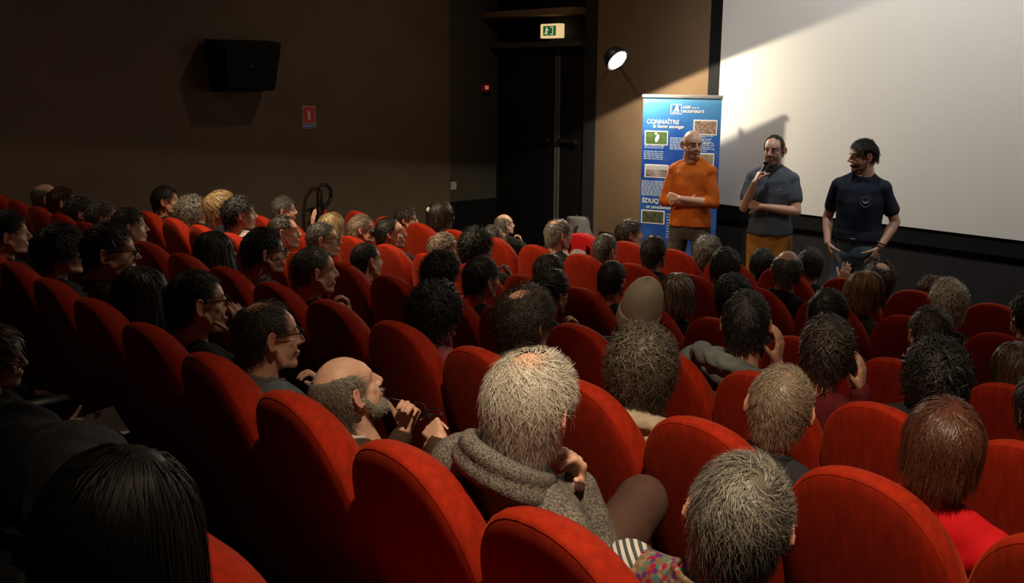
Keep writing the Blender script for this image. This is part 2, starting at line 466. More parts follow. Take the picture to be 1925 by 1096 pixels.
for (x, y, e, t) in ADDED_SCREEN_FLOODS:
    o = empty('added_screen_flood', (x, y, CEIL_Z))
    tag(o, 'added unseen black flood light hung from ceiling before the projection screen', 'light', 'added screen floods')
    MB().box(-.02, .02, -.02, .02, -.05, 0).build('bracket', M['plastic'], o)
    MB().box(-.16, .16, -.12, .01, -.10, -.04, bev=.01).build('housing', M['plastic'], o)

# ------------------------------------------------------------------ wall lamp that lights the speakers
LAMP = Vector((-7.30, 7.60, 2.44)); LDIR = Vector((.336, -.10, -1.0)).normalized(); FDIR = Vector((.74, .05, -.60)).normalized()
lo = empty('wall_lamp', (-8.28, YF, LAMP.z+.03))
tag(lo, 'black wall-mounted flood lamp with glowing white face on long arm', 'lamp')
def rel(p): return tuple(Vector(p)-Vector(lo.location))
MB().box(-.07, .07, -.03, 0, -.09, .09, bev=.01).build('wall_plate', M['plastic'], lo)
mb = MB()
for c_ in chain([((0, -.02, 0), .014), ((.25, -.3, .06), .014), (rel(LAMP-FDIR*.12), .014)], 10): mb.prim(c_)
mb.build('arm', M['plastic'], lo, True)
Rl = FDIR.to_track_quat('-Z', 'Y').to_matrix().to_4x4()
Ml = Matrix.Translation(Vector(rel(LAMP))) @ Rl
th = np.linspace(0, 2*math.pi, 28, endpoint=False)
def lring(r, z, ey=1.0): return [tuple(Ml @ Vector((r*math.cos(a), r*ey*math.sin(a), z))) for a in th]
MB().prim(ringed([lring(.05, .13), lring(.085, .11), lring(.115, .05), lring(.125, .004), lring(.122, -.004), lring(.105, -.004), lring(.105, .004)], (tuple(Ml @ Vector((0, 0, .135))), tuple(Ml @ Vector((0, 0, .004)))))).build('housing', M['plastic'], lo, True)
MB().prim(ringed([lring(.104, .003), lring(.104, -.006), lring(.08, -.022), lring(.04, -.030)], (tuple(Ml @ Vector((0, 0, .003))), tuple(Ml @ Vector((0, 0, -.032)))))).build('lamp_glass', M['lamp_glass'], lo, True)
sl = spot('wall_lamp_light', tuple(LAMP+FDIR*.06), tuple(LAMP+FDIR*.06+LDIR*2), 125, 179, (1.0, .86, .62), .03, .05)

# ------------------------------------------------------------------ exit sign
ex = empty('exit_sign', (-9.31, YF-.02, 2.72))
tag(ex, 'lit green and white exit sign with running figure above black doors', 'sign')
MB().box(-.165, .165, -.05, .04, 0, .165, bev=.006).build('housing', M['exit_white'], ex)
MB().box(-.11, .11, -.054, -.05, .028, .140).build('green_panel', M['exit_green'], ex)
mb = MB()
mb.prim(ell((-.045, -.055, .115), (.011, .003, .011)))
for c_ in chain([((-.048, -.055, .098), .011), ((-.055, -.055, .072), .010)], 8)+chain([((-.055, -.055, .072), .007), ((-.035, -.055, .055), .006), ((-.04, -.055, .037), .005)], 8)+chain([((-.055, -.055, .072), .007), ((-.075, -.055, .052), .006), ((-.09, -.055, .05), .005)], 8)+chain([((-.046, -.055, .1), .006), ((-.025, -.055, .088), .005), ((-.012, -.055, .097), .004)], 8): mb.prim(c_)
mb.build('running_figure', M['exit_fig'], ex)
MB().prism([(.02, .04), (.065, .04), (.065, .13), (.02, .13), (.02, .12), (.055, .12), (.055, .05), (.02, .05)], -.057, -.054).build('doorway_symbol', M['exit_fig'], ex)
# small red call point and white switch on the dark wall end
al = empty('fire_call_point', (XW+.0, 8.42, 2.08)); tag(al, 'small red fire call point beside the black doors', 'alarm')
MB().box(-.01, .05, -.05, .05, 0, .10, bev=.006).build('housing', M['sign_red'], al); MB().box(.05, .054, -.025, .03, .03, .075).build('glass', M['alarm'], al)
sw = empty('light_switch', (XW-.012, 7.93, .87)); tag(sw, 'small white light switch on the dark wall end', 'switch')
MB().box(0, .012, -.045, .045, 0, .10, bev=.004).build('plate', M['cream'], sw); MB().box(.012, .018, -.02, .02, .025, .075, bev=.003).build('rocker', M['cream'], sw)

# ------------------------------------------------------------------ side wall loudspeaker
sp = empty('wall_loudspeaker', (XW, 5.05, 2.10)); tag(sp, 'black trapezoid loudspeaker mounted on the brown side wall', 'loudspeaker')
V = [(.05, -.36, .53), (.05, .36, .53), (.05, .31, 0), (.05, -.31, 0), (.40, -.33, .50), (.40, .33, .50), (.30, .29, .02), (.30, -.29, .02)]
MB().add(V, [(0, 1, 2, 3), (4, 7, 6, 5), (0, 4, 5, 1), (1, 5, 6, 2), (2, 6, 7, 3), (3, 7, 4, 0)]).build('cabinet', M['black'], sp)
MB().add([(.402, -.30, .47), (.402, .30, .47), (.317, .26, .05), (.317, -.26, .05), (.415, -.30, .47), (.415, .30, .47), (.33, .26, .05), (.33, -.26, .05)], [(0, 1, 2, 3), (4, 7, 6, 5), (0, 4, 5, 1), (1, 5, 6, 2), (2, 6, 7, 3), (3, 7, 4, 0)]).build('grille', M['black'], sp)
MB().box(0, .06, -.10, .10, .15, .40).build('bracket', M['steel'], sp)
MB().box(.375, .384, -.015, .015, .25, .27).build('badge', M['steel'], sp)

# ------------------------------------------------------------------ extinguisher and its sign
sg = empty('extinguisher_sign', (XW, 5.90, 1.69)); tag(sg, 'red and blue fire extinguisher sign on brown side wall', 'sign')
MB().box(0, .008, -.082, .082, 0, .245).build('plate', M['white'], sg)
MB().box(.008, .010, -.076, .076, .058, .240).build('red_field', M['sign_red'], sg)
MB().box(.008, .010, -.076, .076, .005, .052).build('blue_field', M['sign_blue'], sg)
mb = MB().box(.010, .012, -.012, .012, .09, .17); mb.box(.010, .012, -.006, .006, .17, .185); mb.box(.010, .012, -.022, .010, .185, .193); mb.box(.010, .012, -.022, -.016, .14, .187)
mb.build('extinguisher_symbol', M['white'], sg)
mb = MB()
for k in range(9): mb.box(.010, .0115, -.066+k*.0148, -.066+k*.0148+.009, .022, .036)
mb.build('lettering', M['white'], sg)
fe = empty('fire_extinguisher', (XW+.12, 5.99, .22)); tag(fe, 'red fire extinguisher with black hose hanging below its sign', 'extinguisher')
MB().prim(ringed([[(r*math.cos(a), r*math.sin(a), z) for a in np.linspace(0, 2*math.pi, 20, endpoint=False)] for r, z in ((.075, 0), (.085, .02), (.085, .42), (.07, .49), (.035, .53), (.03, .57))], ((0, 0, 0), (0, 0, .57)))).build('cylinder', M['ext_red'], fe, True)
mb = MB(); mb.box(-.02, .02, -.09, .07, .60, .63, bev=.006); mb.box(-.025, .025, -.03, .03, .56, .62, bev=.004)
mb.build('valve_handle', M['plastic'], fe)
mb = MB()
hp = [(.0, .03, .60), (.0, .09, .68), (0, .10, .78), (.0, .05, .84), (.01, -.02, .84), (.03, -.08, .76), (.05, -.10, .60), (.05, -.10, .30), (.05, -.09, .14)]
for c_ in chain([(p, .021) for p in hp], 8): mb.prim(c_)
mb.build('hose', M['plastic'], fe, True)
MB().box(-.12, -.08, -.04, .04, .30, .50).build('wall_bracket', M['steel'], fe)

# ------------------------------------------------------------------ cinema seats
def seat_outline(W=.252, zc=.72, ht=.36, zb=.30, n=22, ins=0.0):
    P = []
    ex = 2/2.35
    for k in range(n+1):
        t = math.pi*k/n
        c, s = math.cos(t), math.sin(t)
        P.append(((W-ins)*math.copysign(abs(c)**ex, c), zc+(ht-ins)*abs(s)**ex))
    for k in range(1, 9):
        u = k/9; P.append((-(W-ins)+.045*u**1.5, zc-(zc-zb-ins)*u))
    for k in range(1, 8):
        u = k/8; P.append((-(W-ins-.045)+2*(W-ins-.045)*u, zb+ins-.012*math.sin(math.pi*u)))
    for k in range(8, 0, -1):
        u = k/9; P.append(((W-ins)-.045*u**1.5, zc-(zc-zb-ins)*u))
    return P
LEAN = math.tan(math.radians(17))
def lean_y(z): return (SEAT_H-z)*LEAN
def pillow(out, prof, cz=.70):
    """prof: (scale, y) from the front centre round the edge to the back centre"""
    rings = []
    for s, y in prof: rings.append([(p[0]*s, y+lean_y(cz+(p[1]-cz)*s), cz+(p[1]-cz)*s) for p in out])
    c0, c1 = prof[0][1], prof[-1][1]
    return ringed(rings, ((0, c0+lean_y(cz), cz), (0, c1+lean_y(cz), cz)))
front = [(.25, .090), (.5, .086), (.72, .077), (.86, .060), (.94, .038), (.985, .010), (1.0, -.016), (.993, -.038), (.976, -.0485), (.960, -.0525), (.949, -.0500), (.9, -.048), (.8, -.048), (.5, -.05)]
back = [(.3, -.04), (.9, -.044), (.955, -.0480), (.957, -.0518), (.938, -.0555), (.86, -.062), (.65, -.069), (.35, -.072)]
SM = {}
SM['backrest'] = MB().prim(pillow(seat_outline(), front)).mesh('backrest', True, 60)
SM['back_panel'] = MB().prim(pillow(seat_outline(), back)).mesh('back_panel', True, 60)
def cushion():
    rings = []
    for s, z in ((.3, .455), (.75, .452), (.92, .440), (1.0, .405), (1.0, .36), (.93, .33), (.5, .325)):
        rr = []
        for p in rrect(-.235, .235, -.22, .22, .07, 5): rr.append((p[0]*s, .43+p[1]*s, z-.03+.02*(p[1]*s)))
        rings.append(rr)
    return ringed(rings, ((0, .43, .426), (0, .43, .295)))
SM['seat_cushion'] = MB().prim(cushion()).mesh('seat_cushion', True, 60)
SM['armrest'] = MB().box(.224, .276, .205, .53, .60, .64, bev=.014).box(.239, .261, .26, .49, .30, .605, bev=.008).mesh('armrest', True, 40)
SM['support'] = MB().box(-.20, .20, .20, .30, .20, .36, bev=.01).box(-.03, .03, .22, .28, .0, .25, bev=.005).box(-.09, .09, .16, .36, 0, .02, bev=.004).mesh('support')
SEATS = {}
def make_seat(r, i, label, dirty=None):
    x0, y, z = ROWS[r]
    o = empty('cinema_seat', (x0+.03-PITCH_X*i, y, row_floor(r)))
    tag(o, label, 'seat', 'red cinema seats')
    add_obj('backrest', SM['backrest'], M['velvet'], o)
    add_obj('back_panel', SM['back_panel'], M['velvet'], o)
    add_obj('seat_cushion', SM['seat_cushion'], M['velvet'], o)
    add_obj('armrest', SM['armrest'], M['plastic'], o)
    add_obj('support', SM['support'], M['steel'], o)
    SEATS[(r, i)] = o
    return o

# ------------------------------------------------------------------ people: heads, hair, hands, bodies
HC_C = np.array([0, -.012, .02])
def nrm(a): return a/(np.linalg.norm(a, axis=-1, keepdims=True)+1e-12)
def rdir(d):
    rho = np.sqrt((d[:, 0]/.0785)**2+(d[:, 1]/.1005)**2); dz = d[:, 2]
    t_up = 1/np.sqrt(rho**2+(np.maximum(dz, 0)/.100)**2)
    t_dn = 1/(rho+1.0*np.abs(np.minimum(dz, 0))+1e-6)
    return np.where(dz >= 0, t_up, t_dn)
def azel(d): return np.degrees(np.arctan2(np.abs(d[:, 0]), d[:, 1])), np.degrees(np.arcsin(np.clip(d[:, 2], -1, 1)))
def hairline(d, st):
    az, el = azel(d); f = st.get('front', 40); nape = st.get('nape', -46)
    side = st.get('side', 6)
    line = np.interp(az, [0, 28, 45, 58, 70, 77, 83, 101, 108, 120, 180], [f, f, f-5, 20, 2, -12, side, side, -20, nape+5, nape])
    ok = el > line
    b = st.get('bald')
    if b == 'ring':      # bare crown and forehead
        ok &= el < np.interp(az, [0, 50, 75, 120, 180], [-20, -5, 34, 42, 36])
    elif b == 'crown':   # bare patch on the crown only
        c = nrm(np.array([[0, -.25, 1.0]]))[0]
        ok &= np.degrees(np.arccos(np.clip(d@c, -1, 1))) > st.get('bare', 30)
    elif b == 'temples':
        ok &= ~((el > 20) & (az < 62) & (el < 66-.25*az))
    return ok
HAIRCACHE = {}
def hair_mesh(key, st):
    if key in HAIRCACHE: return HAIRCACHE[key]
    r = np.random.default_rng(abs(hash(key)) % 1000 if False else sum(map(ord, key)))
    N = st.get('n', 1500); seg = st.get('seg', 4)
    d = nrm(r.normal(size=(N*6, 3)))
    if st.get('grav'):
        c0 = nrm(np.array([st.get('crown', (.12, -.55, .83))]))[0]
        d = np.concatenate([d[:N*3], nrm(c0+r.normal(size=(N*3, 3))*.42)]); r.shuffle(d)
    if st.get('bald') == 'thin':
        pass
    d = d[hairline(d, st)]
    if 'thin' in st:      # sparse over the crown
        c = nrm(np.array([[0, -.2, 1.0]]))[0]
        a = np.degrees(np.arccos(np.clip(d@c, -1, 1)))
        d = d[r.uniform(size=len(d)) < np.clip((a-5)/st['thin'], .10, 1)]
    d = d[:N]; N = len(d)
    az, el = azel(d)
    wtop = np.clip((el+5)/45, 0, 1)
    L = (st['L']*wtop+st.get('Ls', st['L'])*(1-wtop))*r.uniform(.75, 1.15, N)
    if not st.get('grav') and not st.get('curl', 0) > .006: L = L*np.where((az > 70) & (az < 115) & (el < 62), np.clip(.08+el/62, .22, 1), 1)
    c = nrm(np.array([st.get('crown', (.12, -.55, .83))]))[0]
    def field(d):
        g = -(c-(d@c)[:, None]*d); g = nrm(g)
        sw = st.get('swirl', .45); g = g*math.cos(sw)+np.cross(d, g)*math.sin(sw)
        comb = np.array(st.get('comb', (0, 0, 0)), float)
        g = g+comb-(d@comb)[:, None]*d
        down = np.array([0, 0, -1.])*st.get('down', .3); g = g+down-(d@down)[:, None]*d
        return nrm(g)
    k1, k2 = r.normal(size=(3,))*st.get('cl', 30), r.normal(size=(3,))*st.get('cl', 30)
    cl = np.sin(d@k1+2*np.sin(d@k2)); cl2 = np.sin(d@k2*1.3+2*np.sin(d@k1*.7)+1)
    jit = st.get('jit', .25)
    rn = r.normal(size=(N, 3))*jit
    lift = st.get('lift', .010)*r.uniform(.5, 1.2, N)*(1+.35*cl2)
    grav = st.get('grav', False)
    free = np.zeros(N, bool)
    P = [HC_C+d*(rdir(d)+.001)[:, None]]
    dd = d.copy(); tang = field(d)
    for k in range(1, seg+1):
        s = k/seg; step = L/seg
        g = field(dd); side = np.cross(dd, g)
        g = nrm(g+side*(cl*st.get('clump', .35))[:, None]+rn-(np.sum(rn*dd, 1))[:, None]*dd)
        dn = nrm(dd+g*(step/rdir(dd))[:, None])
        h = lift*(s**.6 if not st.get('stand') else s*2.0)
        p = HC_C+dn*(rdir(dn)+.001+h)[:, None]
        if grav:
            _, e2 = azel(dn)
            free |= e2 < st.get('fall', -8)
            tang = nrm(P[-1]-P[-2]) if k > 1 else g
            pf = P[-1]+step[:, None]*nrm(tang*.35+np.array([0, 0, -.9])+rn*.25)
            p = np.where(free[:, None], pf, p)
        dd = np.where(free[:, None], dd, dn); P.append(p)
    P = np.stack(P, 1)                      # N, seg+1, 3
    if st.get('curl'):
        A = st['curl']; t = np.linspace(0, 1, seg+1); ph = r.uniform(0, 6.28, N)[:, None]+cl[:, None]*2
        wv = st.get('wave', 9)
        out = d[:, None, :]; T = nrm(np.gradient(P, axis=1)); sd = nrm(np.cross(T, out))
        P = P+A*np.sqrt(t)[None, :, None]*(np.sin(wv*t[None]+ph)[..., None]*sd+np.maximum(np.cos(wv*t[None]+ph), -.3)[..., None]*out)
    T = nrm(np.gradient(P, axis=1)); out = nrm(P-HC_C)
    W = nrm(np.cross(T, out)+r.normal(size=(N, 1, 3))*.25)*st.get('w', .0022)
    taper = (1-.75*np.linspace(0, 1, seg+1)**2)[None, :, None]
    V = np.stack([P-W*taper, P+W*taper], 2).reshape(-1, 3)
    base = (np.arange(N)*(seg+1)*2)[:, None]+np.arange(seg)[None]*2
    Q = np.stack([base, base+1, base+3, base+2], -1).reshape(-1, 4)
    tone = np.clip(.42+.27*r.normal(size=N)+.20*cl, 0, 1)
    tone = np.repeat(tone, (seg+1)*2)
    # scalp layer
    na, ne = 56, 30
    A, E_ = np.meshgrid(np.linspace(0, 2*math.pi, na, endpoint=False), np.radians(np.linspace(-50, 90, ne)))
    D = np.stack([np.sin(A)*np.cos(E_), np.cos(A)*np.cos(E_), np.sin(E_)], -1).reshape(-1, 3)
    hs = st.get('shell', .14 if st.get('grav') else .40)*st.get('lift', .01)
    nz = np.sin(D@k1*.6+1.5*np.sin(D@k2*.5))
    ok = hairline(D, st)
    S = HC_C+D*(rdir(D)+np.where(ok, .0015+hs*(1+.3*nz), -.006))[:, None]
    I = np.arange(na*ne).reshape(ne, na)
    SQ = np.stack([I[:-1], np.roll(I[:-1], -1, 1), np.roll(I[1:], -1, 1), I[1:]], -1).reshape(-1, 4)
    keep = ok[SQ].sum(1) >= 2
    if 'thin' in st:
        cc = nrm(np.array([[0, -.2, 1.0]]))[0]
        keep &= np.degrees(np.arccos(np.clip(nrm(D[SQ].mean(1))@cc, -1, 1))) > st['thin']*.75
    SQ = SQ[keep]+len(V)
    me = arrays_to_mesh('hair', np.concatenate([V, S]), [np.concatenate([Q, SQ])])
    at = me.attributes.new('tone', 'FLOAT', 'POINT')
    at.data.foreach_set('value', np.concatenate([tone, np.full(len(S), .3)]).astype(np.float32))
    HAIRCACHE[key] = me
    return me
HS = dict(
    crop=dict(n=2080, seg=3, L=.024, Ls=.016, lift=.007, w=.0016, swirl=.5),
    short=dict(n=1920, seg=4, L=.048, Ls=.028, lift=.013, w=.0021, clump=.4),
    short2=dict(n=1920, seg=4, L=.055, Ls=.03, lift=.015, w=.0022, clump=.5, comb=(.5, .6, 0), crown=(-.15, -.6, .8)),
    tousled=dict(n=1760, seg=4, L=.065, Ls=.04, lift=.022, w=.0024, clump=.9, jit=.5),
    recede=dict(n=1760, seg=4, L=.04, Ls=.028, lift=.010, w=.002, bald='temples'),
    mid=dict(n=1840, seg=6, L=.12, Ls=.075, lift=.022, w=.0026, clump=.4, down=.5, side=-8, grav=True, fall=-32, nape=-48, front=48),
    bob=dict(n=1840, seg=7, L=.20, Ls=.10, lift=.022, w=.0028, clump=.3, down=.6, side=-14, grav=True, fall=-12, nape=-48, front=52, swirl=.15, crown=(0, -.2, 1)),
    long=dict(n=1840, seg=9, L=.40, Ls=.30, lift=.020, w=.0030, clump=.3, down=.6, side=-14, grav=True, fall=-6, nape=-48, front=52, swirl=.1, crown=(0, -.05, 1)),
    pony=dict(n=1760, seg=5, L=.10, Ls=.08, lift=.008, w=.0024, clump=.1, down=0, front=44, swirl=0, crown=(0, .75, .55), side=0, comb=(0, -.3, 0)),
    curly=dict(n=1840, seg=7, L=.10, Ls=.08, lift=.030, w=.0030, clump=1.0, jit=.6, curl=.012, wave=11, side=-10, nape=-48, front=48),
    afro=dict(n=2080, seg=6, L=.07, Ls=.06, lift=.030, w=.0028, clump=1.2, jit=.9, curl=.010, wave=12, side=-4, stand=False, front=44),
    ring=dict(n=1200, seg=4, L=.035, Ls=.03, lift=.010, w=.002, bald='ring', down=.8),
    thin=dict(n=1440, seg=4, L=.045, Ls=.03, lift=.010, w=.002, thin=44),
    crownbald=dict(n=1760, seg=6, L=.075, Ls=.06, lift=.028, w=.0028, bald='crown', bare=34, curl=.009, wave=10, clump=1.0, jit=.6, nape=-50),
    bun=dict(n=1760, seg=5, L=.10, Ls=.08, lift=.010, w=.0024, clump=.1, down=0, front=44, swirl=0, crown=(0, .75, .55), side=0, comb=(0, -.3, 0)),
)
# finer strands for heads close to the camera
HS["hero_grey"] = dict(n=8500, seg=5, L=.050, Ls=.034, lift=.015, w=.00062, clump=.5, jit=.3, cl=38, crown=(.22, -.42, .88), swirl=.6, nape=-50, shell=.25)
HS["hero_white"] = dict(n=8500, seg=5, L=.062, Ls=.050, lift=.016, w=.00062, clump=.7, jit=.35, cl=30, thin=34, side=16, crown=(-.1, -.1, 1), curl=.003, wave=5, down=.5, nape=-50, shell=.3)
HS['hero_ring'] = dict(n=7000, seg=5, L=.042, Ls=.036, lift=.010, w=.0006, bald='ring', down=.7, comb=(0, -.5, 0), nape=-50, jit=.3)
HS['hero_sandy'] = dict(n=7500, seg=5, L=.042, Ls=.026, lift=.014, w=.0007, clump=.5, jit=.35, crown=(.05, -.55, .83), swirl=.6, thin=16)
HS['hero_curly'] = dict(n=5500, seg=9, L=.12, Ls=.10, lift=.036, w=.0014, clump=1.1, jit=.5, cl=26, curl=.017, wave=15, side=-14, nape=-50, front=48, shell=.5)
HS['hero_bob'] = dict(n=6500, seg=8, L=.17, Ls=.09, lift=.020, w=.0008, clump=.35, down=.7, side=-16, grav=True, fall=-22, nape=-50, front=52, swirl=.2, crown=(.05, -.3, .95), cl=34)
HS['hero_thin'] = dict(n=7000, seg=5, L=.045, Ls=.032, lift=.011, w=.0007, thin=46, bald='temples', crown=(0, -.4, .9), clump=.3)
HS['hero_black'] = dict(n=7500, seg=8, L=.34, Ls=.26, lift=.020, w=.0011, jit=.10, clump=.18, down=.4, side=-14, grav=True, fall=-10, nape=-50, front=50, swirl=.15, crown=(.15, .35, .92), cl=24)
HS['hero_crop'] = dict(n=6000, seg=4, L=.030, Ls=.020, lift=.010, w=.0008, clump=.4, crown=(0, -.5, .85), swirl=.6, nape=-50)
HS['hero_crownbald'] = dict(n=6000, seg=8, L=.065, Ls=.055, lift=.026, w=.0009, bald='crown', bare=26, curl=.008, wave=12, clump=1.0, jit=.6, nape=-50, cl=30)

def head_prims(kind):
    f = kind == 'f'
    jw = .86 if f else 1.0
    L = [ell((0, -.012, .028), (.0755, .0975, .090)),
         ell((0, .026, -.026), (.060*jw, .064, .082)),
         ell((0, .030, .030), (.066, .062, .060)),
         ell((0, .038, -.078), (.047*jw, .047, .034)),
         ell((0, .076, -.098), (.019, .016, .016)),
         ell((0, .079, .030), (.047, .013, .012)),
         ell((-.040, .054, -.022), (.020, .018, .022)), ell((.040, .054, -.022), (.020, .018, .022)),
         cap((0, .088, .016), .0085, (0, .112, -.026), .0115),
         ell((-.012, .099, -.032), (.010, .011, .008)), ell((.012, .099, -.032), (.010, .011, .008)),
         ell((0, .090, -.060), (.023, .012, .0065)), ell((0, .088, -.071), (.019, .012, .007)),
         ell((0, -.055, -.045), (.052, .040, .045)),
         ell((-.040*jw, .036, -.050), (.024, .032, .036)), ell((.040*jw, .036, -.050), (.024, .032, .036)), ell((-.026, .070, -.042), (.022, .016, .026)), ell((.026, .070, -.042), (.022, .016, .026))]
    for s in (-1, 1):   # jaw line and ear
        L += chain([((s*.062*jw, .005, -.040), .014), ((s*.052*jw, .030, -.085), .016), ((s*.018, .072, -.100), .014)])
        L.append(ell((s*(.080 if f else .087), -.014, -.006), (.0045, .017, .027), (0, 0, s*28)))
        e = []
        for a in np.linspace(15, 275, 13):
            t = math.radians(a)
            e.append(((s*(.0815+(.0040 if f else .0190)*(1-math.cos(t))/2), -.012+.0170*math.cos(t), -.004+.031*math.sin(t)), .0050))
        L += chain(e, 8)
        L.append(ell((s*.080, -.002, -.034), (.005, .007, .009)))
    nr = .050 if f else .057
    L += chain([((0, -.020, -.050), nr), ((0, -.034, -.130), nr), ((0, -.030, -.225), nr+.004)], 16)
    return L
HEADC = {}
def head_island(kind, vox):
    if (kind, vox) in HEADC: return HEADC[(kind, vox)]
    V, Q = blob(head_prims('f' if kind == 'f' else 'm'), vox, 5, .45)
    x, y, z = V.T
    jaw = np.clip((y+.005)/.02, 0, 1)*np.clip((-.034-z+.35*np.maximum(0, .075-y)*0)/.012, 0, 1)*np.clip((z+.125)/.02, 0, 1)
    st = jaw*{'stub': .75, 'stub2': .5, 'beard': .9}.get(kind, .0)
    ear = ((np.abs(x) > .0775) & (z < .03)).astype(float)*.55
    lip = np.exp(-((x/.024)**2+((z+.065)/.011)**2))*(y > .085)*.7
    nose = np.exp(-((x/.016)**2+((z+.03)/.016)**2))*(y > .09)*.35
    HEADC[(kind, vox)] = (V, Q, st, np.clip(ear+lip+nose, 0, 1))
    return HEADC[(kind, vox)]

def hand(w, d, n, ts, curls=(25, 30, 20), spread=.0, sc=1.0, thumb=(.65, .7, .25), tcurl=.3):
    """w wrist, d finger direction, n palm normal, ts: +1/-1 side of the thumb along cross(d,n)"""
    w = np.asarray(w, float); d = nrm(np.asarray(d, float)); n = np.asarray(n, float); n = nrm(n-d*n.dot(d)); s = np.cross(d, n)*ts
    P = []
    offs = [.030, .010, -.010, -.028]; lens = [.070, .078, .072, .056]; rad = [.0088, .0090, .0086, .0076]
    for k in range(4):
        kn = w+d*(.086-.004*abs(k-1))*sc+s*offs[k]*sc
        P.append(cap(w+d*.012*sc+s*offs[k]*.55*sc, .0135*sc, kn, .0115*sc, 10))
        p = kn; a = 0
        cc = curls if not isinstance(curls[0], (list, tuple)) else curls[k]
        for j, fr in enumerate((.46, .30, .24)):
            a += math.radians(cc[j])
            q = p+(d*math.cos(a)+n*math.sin(a)+s*(offs[k]*spread*8))*lens[k]*fr*sc
            P.append(cap(p, rad[k]*sc*(1-.07*j), q, rad[k]*sc*(.93-.08*j), 10)); p = q
    b0 = w+d*.022*sc+s*.022*sc+n*.006
    td = nrm(s*thumb[0]+d*thumb[1]+n*thumb[2])
    b1 = b0+td*.045*sc; td2 = nrm(td+d*.4*tcurl+n*tcurl); b2 = b1+td2*.034*sc; b3 = b2+nrm(td2+n*tcurl*.6)*.026*sc
    P += chain([(b0, .0155*sc), (b1, .0115*sc), (b2, .0100*sc), (b3, .0082*sc)], 10)
    return P

def leg_pts(s, mode, g=0.0, k=1.0):
    if mode == 'cross' and s > 0:
        return [((.085, .38, .53), .078+g), ((.02, .70, .745), .058+g*1.2), ((-.085, .815, .52), .050+g*1.2), ((-.125, .850, .40), .036+g*1.6)]
    if mode == 'short': return [((s*.085, .38, .530), .076+g), ((s*.115, .62, .54), .056+g*1.2), ((s*.115, .655, .33), .050+g*1.2), ((s*.115, .63, .11), .036+g*1.8)]
    return [((s*.085, .38, .530), .078+g), ((s*.12, .74, .54), .056+g*1.2), ((s*.105, .78, .33), .050+g*1.2), ((s*.10, .75, .11), .036+g*1.8)]
def seated_core(mode='flat'):
    return [cap((q*.045, .185, .965), .043, (q*.140, .205, .915), .046) for q in (-1, 1)]+[loft([((0, .40, .50), .13, .09), ((0, .375, .53), .155, .110), ((0, .335, .62), .145, .102), ((0, .295, .73), .140, .098), ((0, .243, .84), .152, .104), ((0, .206, .915), .148, .082), ((0, .190, .955), .10, .065), ((0, .190, .985), .06, .055)])] \
        + [ell((s*.158, .202, .902), (.050, .050, .050)) for s in (-1, 1)] \
        + sum([chain(leg_pts(s, mode)) for s in (-1, 1)], []) \
        + [ell((s*.10, .67 if mode == 'short' else .79, .055), (.042, .10, .04)) for s in (-1, 1) if not (mode == 'cross' and s > 0)]
def arm_pts(s, pose):
    sh = (s*.168, .203, .892)
    if pose == 'lap': return [sh, (s*.188, .31, .690), (s*.092, .50, .650)], ((-s*.35, 1, -.15), (0, -.15, -1))
    if pose == 'chin': return [sh, (s*.185, .41, .70), (s*.045, .375, .895)], ((-s*.10, -.18, 1), (-s*.3, -1, .1))
    if pose == 'cheek': return [sh, (s*.190, .40, .735), (s*.125, .335, .985)], ((-s*.15, -.05, 1), (-s*1, -.1, .1))
    if pose == 'glassR': return [sh, (s*.200, .33, .735), (s*.205, .41, .975)], ((-s*.9, .25, .25), (0, .75, -.65))
    if pose == 'glassL': return [sh, (s*.195, .38, .70), (s*.130, .49, .930)], ((-s*.30, .15, .8), (-s*.5, -.7, 0))
    if pose == 'read': return [sh, (s*.190, .33, .70), (s*.120, .45, .735)], ((-s*.10, 1, .18), (0, -.15, 1))
    if pose == 'raise': return [sh, (s*.190, .37, .76), (s*.20, .40, 1.0)], ((s*.1, .1, 1), (0, 1, 0))
HANDP = {'lap': dict(curls=(18, 18, 12)), 'chin': dict(curls=(40, 55, 30)), 'cheek': dict(curls=(15, 20, 15)), 'glassR': dict(curls=((35, 35, 20), (45, 40, 25), (60, 50, 30), (70, 55, 35)), tcurl=.5), 'glassL': dict(curls=(50, 60, 35)), 'raise': dict(curls=(8, 10, 8), spread=.4), 'read': dict(curls=(12, 15, 10))}
PARTC = {}
def core_island(mode='flat'):
    if ('core', mode) not in PARTC: PARTC[('core', mode)] = blob(seated_core(mode), .023, 2)
    return PARTC[('core', mode)]
def arm_island(s, pose, vox):
    k = ('arm', s, pose, vox)
    if k not in PARTC:
        pts, (d, n) = arm_pts(s, pose)
        pr = chain([(pts[0], .044), (pts[1], .037), (pts[2], .0265)], 14)
        pr += hand(np.array(pts[2])+nrm(np.array(d, float))*.004, d, n, -s if pose in ('lap',) else s, **HANDP[pose])
        PARTC[k] = blob(pr, vox, 3, .4)
    return PARTC[k]
TOPC = {}
BOW_P = np.array([0, .38, .53])
def bow_pts(V, deg):
    V = np.array(V, dtype=float); t = np.clip((V[:, 2]-.54)/.14, 0, 1); t = t*t*(3-2*t); a = np.radians(deg)*t
    dy, dz = V[:, 1]-BOW_P[1], V[:, 2]-BOW_P[2]
    return np.stack([V[:, 0], BOW_P[1]+dy*np.cos(a)+dz*np.sin(a), BOW_P[2]-dy*np.sin(a)+dz*np.cos(a)], -1)
